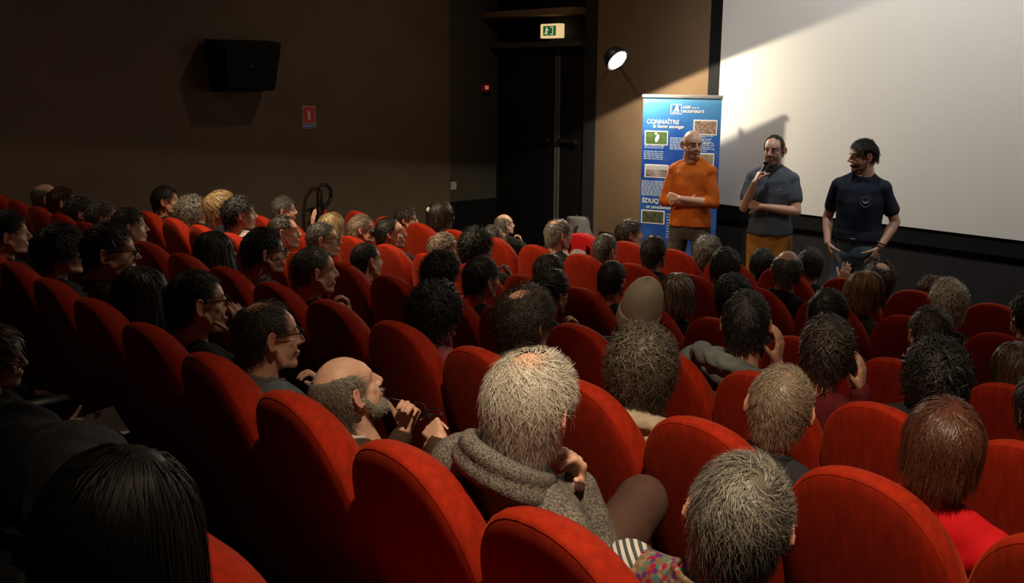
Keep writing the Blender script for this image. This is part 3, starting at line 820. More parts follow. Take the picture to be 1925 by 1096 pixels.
def top_mesh(pl, pr_, bulk, seed, cuff=1.0, bow=0):
    """garment over torso and arms. pl/pr_: poses of left (-x) and right (+x) arm"""
    k = (pl, pr_, bulk, seed, cuff, bow)
    if k in TOPC: return TOPC[k]
    g = bulk
    pr = [loft([((0, .41, .515), .13+g, .09+g), ((0, .380, .545), .162+g, .114+g), ((0, .340, .62), .152+g, .107+g), ((0, .298, .73), .149+g, .104+g), ((0, .245, .84), .160+g, .109+g), ((0, .207, .915), .156+g, .088+g), ((0, .190, .958), .105+g, .068+g), ((0, .188, .985), .070+g*.6, .063+g*.6)])]
    pr += [ell((s*.160, .202, .900), (.054+g, .055+g, .054+g)) for s in (-1, 1)]+[cap((q*.045, .183, .960), .047+g, (q*.140, .205, .912), .050+g) for q in (-1, 1)]
    for s, pose in ((-1, pl), (1, pr_)):
        pts, _ = arm_pts(s, pose); e, wv = np.array(pts[1]), np.array(pts[2])
        we = e+(wv-e)*(.99 if cuff == 1.0 else cuff)
        pr += chain([(pts[0], .050+g), (pts[1], .042+g), (we, .034+g)], 14)
    V, Q = blob(pr, .0135, 4)
    V = wrinkle(V, Q, .005, 34, seed)
    if bow: V = bow_pts(V, bow)
    TOPC[k] = arrays_to_mesh('top', V, [Q]); return TOPC[k]
def trouser_mesh(mode='flat'):
    if ('tr', mode) not in PARTC:
        pr = [loft([((0, .41, .485), .13, .09), ((0, .385, .525), .160, .115), ((0, .345, .61), .152, .108)])]
        pr += sum([chain(leg_pts(s, mode, .011)) for s in (-1, 1)], [])
        V, Q = blob(pr, .015, 4); PARTC[('tr', mode)] = arrays_to_mesh('trousers', wrinkle(V, Q, .005, 30, 3), [Q])
    return PARTC[('tr', mode)]
def shoe_mesh():
    if 'sh' not in PARTC:
        V, Q = blob([ell((0, .03, .045), (.050, .125, .045)), MB_box(-.05, .05, -.09, .15, -.002, .02), cap((0, -.03, .05), .05, (0, -.04, .10), .05)], .012, 2)
        PARTC['sh'] = arrays_to_mesh('shoe', V, [Q])
    return PARTC['sh']
def MB_box(x0, x1, y0, y1, z0, z1):
    m_ = MB().box(x0, x1, y0, y1, z0, z1); return m_.v, m_.f
def collar_mesh(kind):
    k = ('col', kind)
    if k in PARTC: return PARTC[k]
    pr = []
    if kind == 'roll':      # wide folded knit collar
        for a in range(0, 360, 15):
            t = math.radians(a); t2 = math.radians(a+15)
            f = lambda t: np.array([.090*math.cos(t), 0.173+.086*math.sin(t), 1.012-.040*math.sin(t)])
            pr.append(cap(f(t), .024, f(t2), .024, 10)); pr.append(cap(f(t)*[1.1, 1, 1]+[0, 0, -.038], .030, f(t2)*[1.1, 1, 1]+[0, 0, -.038], .030, 10))
    elif kind == 'hood':
        for a in range(180, 360, 15):
            t = math.radians(a); t2 = math.radians(a+15)
            f = lambda t, q=1.0: np.array([.125*q*math.cos(t), 0.183+.105*q*math.sin(t), .965-.03*math.sin(t)])
            pr.append(cap(f(t), .033, f(t2), .033, 10)); pr.append(cap(f(t, .8)+[0, 0, .02], .018, f(t2, .8)+[0, 0, .02], .018, 10))
        pr.append(ell((0, .125, .940), (.12, .042, .05)))
    else:                   # shirt or jacket collar
        for a in range(0, 360, 15):
            t = math.radians(a); t2 = math.radians(a+15)
            f = lambda t: np.array([.073*math.cos(t), 0.180+.070*math.sin(t), .985-.020*math.sin(t)])
            pr.append(cap(f(t), .011, f(t2), .011, 8)); pr.append(cap(f(t)+[0, 0, .022], .008, f(t2)+[0, 0, .022], .008, 8))
            pr.append(cap(f(t)*np.array([1.14, 1, 1])-[0, .012*math.sin(t)*-1, .018], .008, f(t2)*np.array([1.14, 1, 1])-[0, .012*math.sin(t2)*-1, .018], .008, 8))
    V, Q = blob(pr, .006, 3)
    if kind == 'hood': V = wrinkle(V, Q, .016, 46, 4)
    PARTC[k] = arrays_to_mesh('collar', V, [Q]); return PARTC[k]
def glasses_mesh():
    if 'gl' not in PARTC:
        m_ = MB()
        for s in (-1, 1):
            pts = [((s*.033+.026*math.cos(a), .104-.10*(.026*math.cos(a)*s)**1*.5, .004+.019*math.sin(a)), .0022) for a in np.linspace(0, 2*math.pi, 17)]
            for c_ in chain(pts, 6): m_.prim(c_)
            for c_ in chain([((s*.058, .101, .010), .0024), ((s*.078, .060, .012), .0024), ((s*.086, -.008, .010), .0022), ((s*.084, -.030, -.010), .0020)], 6): m_.prim(c_)
        for c_ in chain([((-.008, .105, .008), .0022), ((.008, .105, .008), .0022)], 6): m_.prim(c_)
        PARTC['gl'] = m_.mesh('glasses', True)
    return PARTC['gl']
def beanie_mesh():
    if 'be' not in PARTC:
        rings = []
        for sc_, z, y in ((1.12, -.035, -.012), (1.135, -.025, -.014), (1.14, .010, -.016), (1.12, .022, -.018), (1.08, .024, -.018), (1.08, .035, -.02), (1.05, .075, -.025), (.93, .110, -.032), (.74, .140, -.040), (.48, .160, -.048), (.22, .170, -.052)):
            rings.append([(sc_*.088*math.cos(a), y+sc_*.112*math.sin(a), z*1.1+.012*math.sin(a)) for a in np.linspace(0, 2*math.pi, 32, endpoint=False)])
        PARTC['be'] = MB().prim(ringed(rings, ((0, 0, -.03), (0, -.053, .173)))).mesh('beanie', True, 60)
    return PARTC['be']
def beard_mesh():
    if 'bd' not in PARTC:
        pr = [ell((0, .040, -.088), (.052, .052, .034)), ell((0, .078, -.100), (.030, .020, .024)), ell((0, .094, -.050), (.026, .010, .007))]
        for s in (-1, 1): pr += chain([((s*.068, .006, -.028), .012), ((s*.058, .026, -.075), .018), ((s*.03, .068, -.100), .018)])
        V, Q = blob(pr, .005, 2); V = wrinkle(V, Q, .004, 240, 5)
        N = vnormals(V, Q); r = np.random.default_rng(5)
        idx = r.integers(0, len(V), 3000); p0 = V[idx]; dn = nrm(N[idx]+r.normal(size=(3000, 3))*.5+[0, 0, -.8])
        p1 = p0+dn*r.uniform(.006, .014, (3000, 1)); sd = nrm(np.cross(dn, N[idx]))*.0006
        SV = np.stack([p0-sd, p0+sd, p1], 1).reshape(-1, 3); ST = np.arange(9000).reshape(-1, 3)+len(V)
        me = arrays_to_mesh('beard', np.concatenate([V, SV]), [Q, ST])
        at = me.attributes.new('tone', 'FLOAT', 'POINT')
        at.data.foreach_set('value', np.concatenate([np.full(len(V), .5), np.repeat(r.uniform(0.1, 1, 3000), 3)]).astype(np.float32))
        PARTC['bd'] = me
    return PARTC['bd']
def bun_mesh():
    if 'bun' not in PARTC:
        V, Q = blob([ell((0, -.128, .03), (.034, .030, .032)), ell((0, -.112, .03), (.022, .022, .022))], .006, 2); V = wrinkle(V, Q, .004, 120, 2)
        me = arrays_to_mesh('bun', V, [Q]); at = me.attributes.new('tone', 'FLOAT', 'POINT'); at.data.foreach_set('value', np.full(len(V), .5, np.float32)); PARTC['bun'] = me
    return PARTC['bun']
def rot_head(yaw, pitch, roll):
    return Euler((math.radians(pitch), math.radians(roll), math.radians(yaw)), 'XYZ').to_matrix()
BODYC = {}
def join_islands(name, islands):
    Vs, Qs, a, b_, off = [], [], [], [], 0
    for (V, Q, s, f) in islands:
        Vs.append(V); Qs.append(Q+off); off += len(V)
        a.append(np.zeros(len(V)) if s is None else s); b_.append(np.zeros(len(V)) if f is None else f)
    me = arrays_to_mesh(name, np.concatenate(Vs), [np.concatenate(Qs)])
    for nme, arr in (('stubble', a), ('flush', b_)):
        at = me.attributes.new(nme, 'FLOAT', 'POINT'); at.data.foreach_set('value', np.concatenate(arr).astype(np.float32))
    return me
SEAT_HC = np.array([0, .215, 1.135])
def seated_mesh(kind, hrot, hoff, pl, pr_, fine, mode='flat', bow=0):
    k = (kind, hrot, hoff, pl, pr_, fine, mode, bow)
    if k in BODYC: return BODYC[k]
    R = np.array(rot_head(*hrot)); HV, HQ, st, fl = head_island(kind, .0054 if fine else .0080)
    hc = SEAT_HC+np.array(hoff)
    isl = [core_island(mode)+(None, None), (HV@R.T+hc, HQ, st, fl)]
    for s, pose in ((-1, pl), (1, pr_)): isl.append(arm_island(s, pose, (.0052 if fine else .0068) if pose != 'lap' else .011)+(None, None))
    if bow: isl = [isl[1]]+[(bow_pts(i_[0], bow),)+tuple(i_[1:]) for i_ in isl[:1]+isl[2:]]
    BODYC[k] = join_islands('body', isl); return BODYC[k]

# ------------------------------------------------------------------ the audience
TOPCOL = {}
def top_mat(key):
    if key not in TOPCOL:
        c, kind, c2 = TOPDEF[key]; TOPCOL[key] = cloth(key+'_fabric', c, kind, c2)
    return TOPCOL[key]
TOPDEF = dict(
    black=((.012, .012, .013), 'plain', None), charcoal=((.030, .030, .033), 'plain', None), navy=((.012, .016, .035), 'plain', None),
    cardigan=((.15, .135, .12), 'knit', None), brown=((.06, .035, .022), 'plain', None), floral=((.4, .3, .2), 'floral', None),
    redjacket=((.60, .008, .012), 'plain', None), beige=((.50, .42, .31), 'plain', None), hoodie=((.16, .18, .18), 'plain', None),
    pink=((.35, .10, .15), 'plain', None), wine=((.12, .012, .018), 'plain', None), greyblue=((.10, .13, .16), 'plain', None),
    stripe=((.55, .55, .50), 'stripe', (.06, .07, .08)), white=((.6, .58, .54), 'plain', None), olive=((.05, .05, .035), 'plain', None),
    navypattern=((.015, .02, .05), 'stripe', (.06, .07, .14)), fluffy=((.016, .014, .015), 'knit', None), beanie=((.46, .39, .30), 'rib', None), denim=((.10, .15, .22), 'denim', None),
    darktrouser=((.025, .022, .024), 'plain', None), browntrouser=((.085, .045, .035), 'plain', None), grey=((.12, .115, .11), 'plain', None),
)
GAZE = (-5.3, 7.4)
PEOPLE = {}
def make_person(p):
    r, i = p['seat']
    hx, hz = p['pos']
    x0, y, _ = ROWS[r]; fl = row_floor(r)
    hy = y+.22+p.get('fwd', 0)
    back = min(0, p.get('fwd', 0))
    yaw = math.degrees(math.atan2(-(GAZE[0]-hx), GAZE[1]-hy)) if 'yaw' not in p else p['yaw']
    yaw = max(-45, min(50, yaw))
    ry = .28*yaw; hyaw = round(.72*yaw/12)*12
    if p.get('fine'): hyaw = round(.72*yaw)
    dx = hx-(x0+.03-PITCH_X*i)
    tilt = math.asin(max(-.26, min(.26, 1.4*dx/1.13)))
    hrot = (hyaw, p.get('pitch', 0), p.get('roll', 0)-(0 if abs(tilt) < .19 else math.copysign(6, tilt))); hoff = p.get('hoff', (0, back, 0))
    bow = p.get('bow', 0)
    if bow: hoff = tuple(bow_pts(SEAT_HC[None], bow)[0]-SEAT_HC)
    pl, pr_ = p.get('arms', ('lap', 'lap'))
    zl = hz-fl
    rot = Euler((0, tilt, math.radians(ry)), 'XYZ')
    hc = SEAT_HC+np.array(hoff)
    unit = rot.to_matrix() @ Vector(tuple(hc))
    s = min(1.08, max(p.get('smin', .90), zl/unit.z))*p.get('size', 1.0)
    off = unit*s
    o = empty('person', (hx-off.x, hy-off.y, hz-off.z))
    o.rotation_euler = rot; o.scale = (s, s, s)
    tag(o, p['label'], 'person', 'seated audience')
    fine = p.get('fine', False)
    add_obj('body', seated_mesh(p.get('kind', 'm'), hrot, hoff, pl, pr_, fine, p.get('legmode', 'flat'), bow), SKIN[p.get('skin', 0)], o)
    Rh = rot_head(*hrot).to_4x4(); Mh = Matrix.Translation(Vector(tuple(hc))) @ Rh
    def onhead(name, me, mat):
        q = add_obj(name, me, mat, o); q.matrix_local = Mh; return q
    h = p.get('hair')
    if h:
        hm = HAIR[h[1]]; onhead('hair', hair_mesh(h[0], HS[h[0]]), hm)
        if h[0] == 'bun': onhead('bun', bun_mesh(), hm)
    if p.get('beard'): onhead('beard', beard_mesh(), HAIR[p['beard']])
    if p.get('glasses'): onhead('glasses', glasses_mesh(), M['glass_frame'])
    if p.get('beanie'): onhead('beanie', beanie_mesh(), top_mat('beanie'))
    seed = (r*7+i*3) % 2
    if p.get('clip'): q = onhead('hair_clip', PARTC.setdefault('clip', MB().prim(ell((.035, -.112, .055), (.026, .014, .026))).prim(ell((.035, -.12, .055), (.012, .012, .012))).mesh('hair_clip', True)), M['white'])
    if p.get('earring'): onhead('earring', PARTC.setdefault('ering', MB().prim(ell((.086, -.004, -.05), (.004, .004, .006))).mesh('earring', True)), M['metal'])
    if p.get('striped_arm'):
        pts_, _ = arm_pts(-1, pl); mbs = MB()
        for c_ in chain([(np.array(pts_[0])+[-.008, 0, .012], .066), (np.array(pts_[1])+[-.006, 0, 0], .058)], 16): mbs.prim(c_)
        mbs.build('sleeve', top_mat('stripe'), o, True)
    add_obj('top', top_mesh(pl, pr_, p.get('bulk', .008), seed, p.get('cuff', 1.0), bow), top_mat(p.get('top', 'black')), o)
    if p.get('collar'):
        ck, cm = p['collar']; add_obj({'roll': 'collar', 'hood': 'hood'}.get(ck, 'collar'), collar_mesh(ck), top_mat(cm), o)
    add_obj('trousers', trouser_mesh(p.get('legmode', 'flat')), top_mat(p.get('legs', 'darktrouser')), o)
    for sd in (-1, 1):
        if not (sd > 0 and p.get('legmode') == 'cross'): add_obj('shoe', shoe_mesh(), M['plastic'], o, (sd*.10, .64 if p.get('legmode') == 'short' else .76, .0))
        else: add_obj('shoe', shoe_mesh(), M['plastic'], o, (-.13, .85, .30), (.35, 0, .25))
    PEOPLE[(r, i)] = (o, Mh)
    return o

AUDIENCE = [  # seat = (row, place), pos = (x, z) of the head in metres
    dict(seat=(-2, 0), label='person with long black hair behind the draped dark coat', size=0.95, bow=40, fwd=0.38, hair=('hero_black', 'black'), kind='f', top='charcoal', bulk=0.014, fine=True, skin=0, yaw=25, pos=(-1.164, 1.753)),
    dict(seat=(-1, 4), label='young person with brown hair holding white papers', hair=('mid', 'brown'), kind='f', skin=0, top='black', legs='denim', legmode='short', yaw=-28, fine=True, arms=('read', 'read'), smin=0.78, pos=(-3.317, 1.443)),
    dict(seat=(-1, 5), label='person in blue jeans beside the young one with papers', hair=('short', 'dark'), top='black', legs='denim', legmode='short', smin=0.8, pos=(-3.816, 1.543)),
    dict(seat=(0, 0), label='person with short grey hair and colourful floral collar', hair=('hero_grey', 'salt'), top='floral', collar=('shirt', 'floral'), fine=True, skin=1, yaw=30, striped_arm=True, pos=(-1.085, 1.49)),
    dict(seat=(0, 1), label='person with white hair in thick grey knitted cardigan', hair=('hero_white', 'white'), top='cardigan', collar=('roll', 'cardigan'), fine=True, skin=1, bulk=0.02, arms=('lap', 'chin'), legs='browntrouser', yaw=14, legmode='cross', pos=(-1.664, 1.564)),
    dict(seat=(0, 2), label='bald person with grey beard holding spectacles in both hands', hair=('hero_ring', 'grey'), beard='grey', top='brown', collar=('shirt', 'white'), fine=True, skin=1, arms=('glassL', 'glassR'), cuff=0.9, yaw=-6, pitch=22, roll=0, pos=(-2.447, 1.407)),
    dict(seat=(0, 3), label='person with thinning dark hair, glasses and fist at mouth', hair=('hero_thin', 'dark'), glasses=True, top='greyblue', collar=('shirt', 'grey'), fine=True, skin=0, arms=('lap', 'chin'), yaw=-12, pos=(-2.918, 1.474)),
    dict(seat=(0, 4), label='person with cropped black hair and hand raised to chin', hair=('hero_crop', 'black'), top='black', skin=0, arms=('lap', 'cheek'), yaw=-12, fine=True, glasses=True, pos=(-3.44, 1.489)),
    dict(seat=(0, 5), label='person with long dark hair beside the cropped-haired chin-holder', hair=('long', 'dark'), kind='f', top='black', yaw=-10, fwd=-0.03, pos=(-3.871, 1.454)),
    dict(seat=(0, 6), label='person in dark jacket with black hair and thin glasses', hair=('short2', 'dark'), glasses=True, top='charcoal', collar=('shirt', 'charcoal'), skin=2, yaw=-25, bulk=0.014, fwd=0.04, pos=(-4.395, 1.542)),
    dict(seat=(0, 7), label='person with rounded black hair at the far end of row', hair=('mid', 'black'), kind='f', top='black', yaw=-15, pos=(-4.928, 1.481)),
    dict(seat=(0, 9), label='person with dark hair next to the side aisle', hair=('short', 'black'), top='black', skin=0, yaw=-15, pos=(-5.774, 1.464)),
    dict(seat=(1, 0), label='person with chestnut bob wearing a bright red jacket', hair=('hero_bob', 'chestnut'), kind='f', top='redjacket', fine=True, bulk=0.016, yaw=36, pos=(-1.173, 1.387)),
    dict(seat=(1, 1), label='person with short sandy grey hair and dark jacket', hair=('hero_sandy', 'sandy'), top='charcoal', collar=('shirt', 'charcoal'), fine=True, yaw=30, skin=0, pos=(-1.654, 1.366)),
    dict(seat=(1, 2), label='person with curly grey-brown hair and beige hood', hair=('hero_curly', 'curlgrey'), kind='f', top='beige', collar=('hood', 'beige'), fine=True, yaw=28, pos=(-2.186, 1.369)),
    dict(seat=(1, 3), label='person with bald crown ringed by frizzy dark hair', hair=('hero_crownbald', 'dark'), top='black', fine=True, yaw=4, pos=(-2.756, 1.413)),
    dict(seat=(1, 4), label='person with wavy black hair and pink sleeve', hair=('curly', 'black'), kind='f', top='pink', arms=('cheek', 'lap'), yaw=0, pos=(-3.305, 1.345)),
    dict(seat=(1, 6), label='person with cropped greying hair and bare forearm under chin', hair=('crop', 'iron'), top='black', arms=('lap', 'chin'), cuff=0.4, yaw=-16, pos=(-4.266, 1.375)),
    dict(seat=(1, 7), label='person with dark hair, glasses and patterned navy shirt', hair=('short2', 'black'), glasses=True, top='navypattern', yaw=-22, skin=2, pos=(-4.769, 1.399)),
    dict(seat=(1, 8), label='person with long brown hair and pale top', hair=('long', 'dark'), kind='f', top='white', yaw=-14, pos=(-5.351, 1.326)),
    dict(seat=(1, 10), label='person with side-parted grey-brown hair near the side wall', hair=('short2', 'iron'), yaw=-18, top='black', fwd=-0.06, pos=(-6.447, 1.339)),
    dict(seat=(1, 11), label='person with wavy grey hair beside the side-parted one', hair=('short', 'grey'), kind='f', top='charcoal', yaw=-15, fwd=-0.06, pos=(-6.919, 1.338)),
    dict(seat=(1, 12), label='person with dark hair flecked grey near the side wall', hair=('tousled', 'iron'), top='charcoal', yaw=-15, fwd=-0.05, pos=(-7.375, 1.327)),
    dict(seat=(1, 13), label='person with reddish brown hair by the side wall', hair=('short', 'chestnut'), top='brown', yaw=-15, fwd=-0.02, pos=(-7.846, 1.351)),
    dict(seat=(1, 14), label='balding person with white side hair at the row end', hair=('ring', 'grey'), top='black', yaw=-20, skin=1, pos=(-8.282, 1.344)),
    dict(seat=(2, 0), label='dark-haired person in front of the red jacket wearer', hair=('mid', 'black'), top='black', pos=(-1.315, 1.234)),
    dict(seat=(2, 1), label='person with thick black hair and fluffy black coat', hair=('curly', 'black'), kind='f', top='fluffy', bulk=0.03, collar=('hood', 'fluffy'), pos=(-1.697, 1.263)),
    dict(seat=(2, 2), label='person with full dark hair and wine-red top', hair=('tousled', 'dark'), top='wine', arms=('lap', 'cheek'), pos=(-2.136, 1.268)),
    dict(seat=(2, 3), label='person with short black hair and slate grey hoodie', hair=('short', 'black'), top='hoodie', collar=('hood', 'hoodie'), arms=('lap', 'cheek'), cuff=0.5, roll=-8, fwd=0.05, pos=(-2.549, 1.291)),
    dict(seat=(2, 4), label='person wearing a tan ribbed beanie', beanie=True, roll=8, pitch=6, fwd=0.04, hair=('crop', 'dark'), top='charcoal', pos=(-3.133, 1.228)),
    dict(seat=(2, 5), label='dark bearded person between beanie wearer and bald crown', hair=('short2', 'dark'), kind='stub', top='black', arms=('lap', 'chin'), yaw=0, pos=(-3.692, 1.233)),
    dict(seat=(2, 6), label='person with short black hair and small earring', hair=('short', 'black'), kind='f', top='black', yaw=-4, earring=True, pos=(-4.23, 1.221)),
    dict(seat=(2, 7), label='person with rounded black hair beside the earring wearer', hair=('afro', 'black'), top='black', yaw=-6, fwd=0.04, pos=(-4.645, 1.183)),
    dict(seat=(2, 8), label='person with short dark hair before an empty seat', hair=('crop', 'black'), top='black', yaw=-8, pos=(-5.36, 1.161)),
    dict(seat=(2, 9), label='person with short grey hair and dark-rimmed glasses', hair=('crop', 'iron'), glasses=True, top='black', yaw=-30, pos=(-5.878, 1.224)),
    dict(seat=(2, 10), label='person with receding dark hair beside grey-haired glasses wearer', hair=('recede', 'dark'), top='brown', yaw=-28, pos=(-6.399, 1.214)),
    dict(seat=(2, 11), label='tall person with thick black hair and pale shirt collar', hair=('tousled', 'black'), top='black', collar=('shirt', 'white'), yaw=-15, fwd=-0.06, pos=(-6.943, 1.287)),
    dict(seat=(2, 12), label='person with sandy blond hair beside the tall black-haired one', hair=('mid', 'blond'), kind='f', top='black', fwd=0.03, pos=(-7.45, 1.276)),
    dict(seat=(2, 13), label='person with fluffy grey hair near the side wall', hair=('curly', 'grey'), kind='f', top='brown', yaw=-20, pos=(-7.915, 1.199)),
    dict(seat=(2, 14), label='young person with short black quiff by the side wall', hair=('short2', 'black'), top='black', yaw=-35, kind='f', pos=(-8.427, 1.238)),
    dict(seat=(3, 0), label='person with wavy light brown hair and dark coat', hair=('bob', 'brown'), kind='f', top='black', pos=(-1.833, 1.082)),
    dict(seat=(3, 1), label='dark-haired person sitting before the fluffy black coat', hair=('short', 'dark'), top='black', pos=(-2.228, 1.157)),
    dict(seat=(3, 2), label='person with short dark hair behind the ginger-haired one', hair=('short2', 'black'), top='black', skin=2, pos=(-2.752, 1.153)),
    dict(seat=(3, 3), label='dark-haired person sitting before the slate grey hoodie', hair=('tousled', 'black'), top='charcoal', pos=(-3.317, 1.139)),
    dict(seat=(3, 4), label='person with neat blond bob beside the beanie wearer', hair=('bob', 'sandy'), kind='f', top='black', pos=(-3.703, 1.1)),
    dict(seat=(3, 5), label='person with close black hair before the beanie wearer', hair=('crop', 'black'), top='black', pos=(-4.207, 1.099)),
    dict(seat=(3, 6), label='person with brown hair before the dark bearded one', hair=('mid', 'dark'), kind='f', top='black', pos=(-4.76, 1.06)),
    dict(seat=(3, 7), label='person with big round black hair and beard', hair=('afro', 'black'), kind='stub', top='black', skin=2, arms=('lap', 'chin'), fwd=-0.05, pos=(-5.427, 1.135)),
    dict(seat=(3, 8), label='person with tousled dark blond hair', hair=('tousled', 'sandy'), kind='f', top='grey', pos=(-5.87, 1.063)),
    dict(seat=(3, 9), label='person with black hair tied in a small bun', hair=('bun', 'black'), kind='f', top='black', yaw=-30, fwd=-0.05, pos=(-6.47, 1.111)),
    dict(seat=(3, 10), label='person with short ash blond hair between blond and bun-haired ones', hair=('short', 'sandy'), kind='f', top='black', fwd=0.03, pos=(-7.0, 1.072)),
    dict(seat=(3, 11), label='person with bright blond bob', hair=('bob', 'blond'), kind='f', top='black', yaw=-20, pos=(-7.402, 1.056)),
    dict(seat=(3, 13), label='person with grey-brown hair and raised finger near extinguisher', hair=('short', 'iron'), top='black', arms=('lap', 'raise'), yaw=-28, pos=(-8.219, 1.11)),
    dict(seat=(4, 0), label='dark-haired person in black and white striped shirt', hair=('short', 'black'), top='stripe', skin=0, pos=(-2.21, 1.108)),
    dict(seat=(4, 1), label='person with tousled silver hair', hair=('tousled', 'white'), top='olive', collar=('shirt', 'olive'), pos=(-2.641, 1.099)),
    dict(seat=(4, 2), label='person with ginger blond bob looking down', hair=('bob', 'ginger'), kind='f', top='brown', pitch=-8, yaw=-12, pos=(-3.13, 1.078)),
    dict(seat=(4, 3), label='bald person with grey fringe and black collar', hair=('ring', 'iron'), top='black', collar=('shirt', 'black'), skin=1, pos=(-3.669, 1.127)),
    dict(seat=(4, 4), label='person with round dark auburn hair', hair=('tousled', 'dark'), top='black', pos=(-4.141, 1.075)),
    dict(seat=(4, 5), label='person with short dark hair and black jacket before the banner', hair=('short', 'dark'), top='black', collar=('shirt', 'black'), bulk=0.016, pos=(-4.751, 1.084)),
    dict(seat=(4, 6), label='person with cropped grey hair beside red and white cloth', hair=('crop', 'iron'), top='charcoal', pos=(-5.219, 1.047)),
    dict(seat=(4, 7), label='balding person with short grey hair and black jacket', hair=('thin', 'grey'), top='black', bulk=0.014, skin=1, pos=(-5.722, 1.098)),
    dict(seat=(4, 8), label='greying person leaning behind the bald mouth-covering one', hair=('short', 'iron'), top='charcoal', fwd=-0.05, pos=(-6.445, 0.978)),
    dict(seat=(4, 10), label='person with brown hair and white flower clip', hair=('bob', 'dark'), kind='f', top='black', yaw=-35, clip=True, pos=(-7.224, 1.088)),
    dict(seat=(4, 11), label='person with dark greying hair beside the flower clip wearer', hair=('tousled', 'dark'), kind='f', top='black', pos=(-7.747, 0.996)),
    dict(seat=(5, 1), label='person with frizzy auburn hair in the front row', hair=('curly', 'chestnut'), kind='f', top='black', pos=(-3.232, 0.909)),
    dict(seat=(5, 2), label='person with brown hair and shaved nape in the front row', hair=('crownbald', 'brown'), top='black', pos=(-3.613, 0.96)),
    dict(seat=(5, 3), label='front row person with dark hair and raised open hand', hair=('short', 'dark'), top='black', arms=('lap', 'raise'), pos=(-4.152, 0.984)),
    dict(seat=(5, 4), label='front row person with loose black hair beside the bald one', hair=('mid', 'black'), kind='f', top='black', pos=(-4.56, 0.922)),
    dict(seat=(5, 5), label='front row person with wavy silver-grey hair', hair=('curly', 'grey'), kind='f', top='white', pos=(-5.075, 0.947)),
    dict(seat=(5, 6), label='front row person with spiky dark hair before the banner', hair=('tousled', 'dark'), top='black', pos=(-5.902, 0.984)),
    dict(seat=(5, 9), label='bald person covering mouth with hand near the doors', hair=('ring', 'grey'), top='black', skin=1, arms=('lap', 'chin'), size=0.95, yaw=-10, pos=(-7.529, 0.886)),
]
for p in AUDIENCE: make_person(p)
NAME = {p['seat']: p['label'] for p in AUDIENCE}
SPECIAL = {(5, 7): 'red velvet front row seat under the red jacket with white panels', (4, 12): 'empty red seat at the side wall end of flower clip wearer row', (5, -1): 'empty red seat at the free end of the front row', (-1, 1): 'red velvet seat under the draped dark coat', (-1, 0): 'bright red seat directly before the person with long black hair'}
SEAT_RANGE = {-2: range(0, 1), -1: (0, 1, 4, 5), 0: range(0, 10), 1: range(-1, 16), 2: range(0, 15), 3: range(0, 14), 4: range(0, 13), 5: range(-1, 8)}
for r, rg in SEAT_RANGE.items():
    for i in rg:
        if (r, i) in SPECIAL: lab = SPECIAL[(r, i)]
        elif (r, i) in NAME: lab = 'red velvet cinema seat of the '+NAME[(r, i)]
        elif (r, i+1) in NAME: lab = 'empty red seat on right side of '+NAME[(r, i+1)]
        elif (r, i-1) in NAME: lab = 'empty red seat on left side of '+NAME[(r, i-1)]
        else: lab = 'empty red velvet cinema seat with dark armrest'
        make_seat(r, i, ' '.join(lab.split()[:16]))

# ------------------------------------------------------------------ the three people on the stage
EYE, _nt, _b = new_mat('eyeball')
_v = coords(_nt); _g = nd(_nt, 'ShaderNodeSeparateXYZ'); _nt.links.new(_v, _g.inputs[0])
_nt.links.new(ramp(_nt, _g.outputs['Y'], [(.0, (.7, .68, .65)), (.0097, (.7, .68, .65)), (.0104, (.03, .02, .015)), (.02, (.02, .015, .01))]), _b.inputs['Base Color'])
_b.inputs['Roughness'].default_value = .15
def eye_mesh():
    return MB().prim(ell((0, 0, 0), (.0115, .0115, .0115), None, 16, 10)).mesh('eye', True, 80)
EYEM = eye_mesh()
def brow_mesh():
    m_ = MB()
    for s in (-1, 1):
        for c_ in chain([((s*.014, .0935, .024), .0036), ((s*.032, .0915, .029), .0040), ((s*.050, .078, .025), .0028)], 8): m_.prim(c_)
    me = m_.mesh('eyebrows', True); at = me.attributes.new('tone', 'FLOAT', 'POINT'); at.data.foreach_set('value', np.full(len(me.vertices), .4, np.float32))
    return me
BROW = brow_mesh()
ST_HC = np.array([0, .022, 1.650])
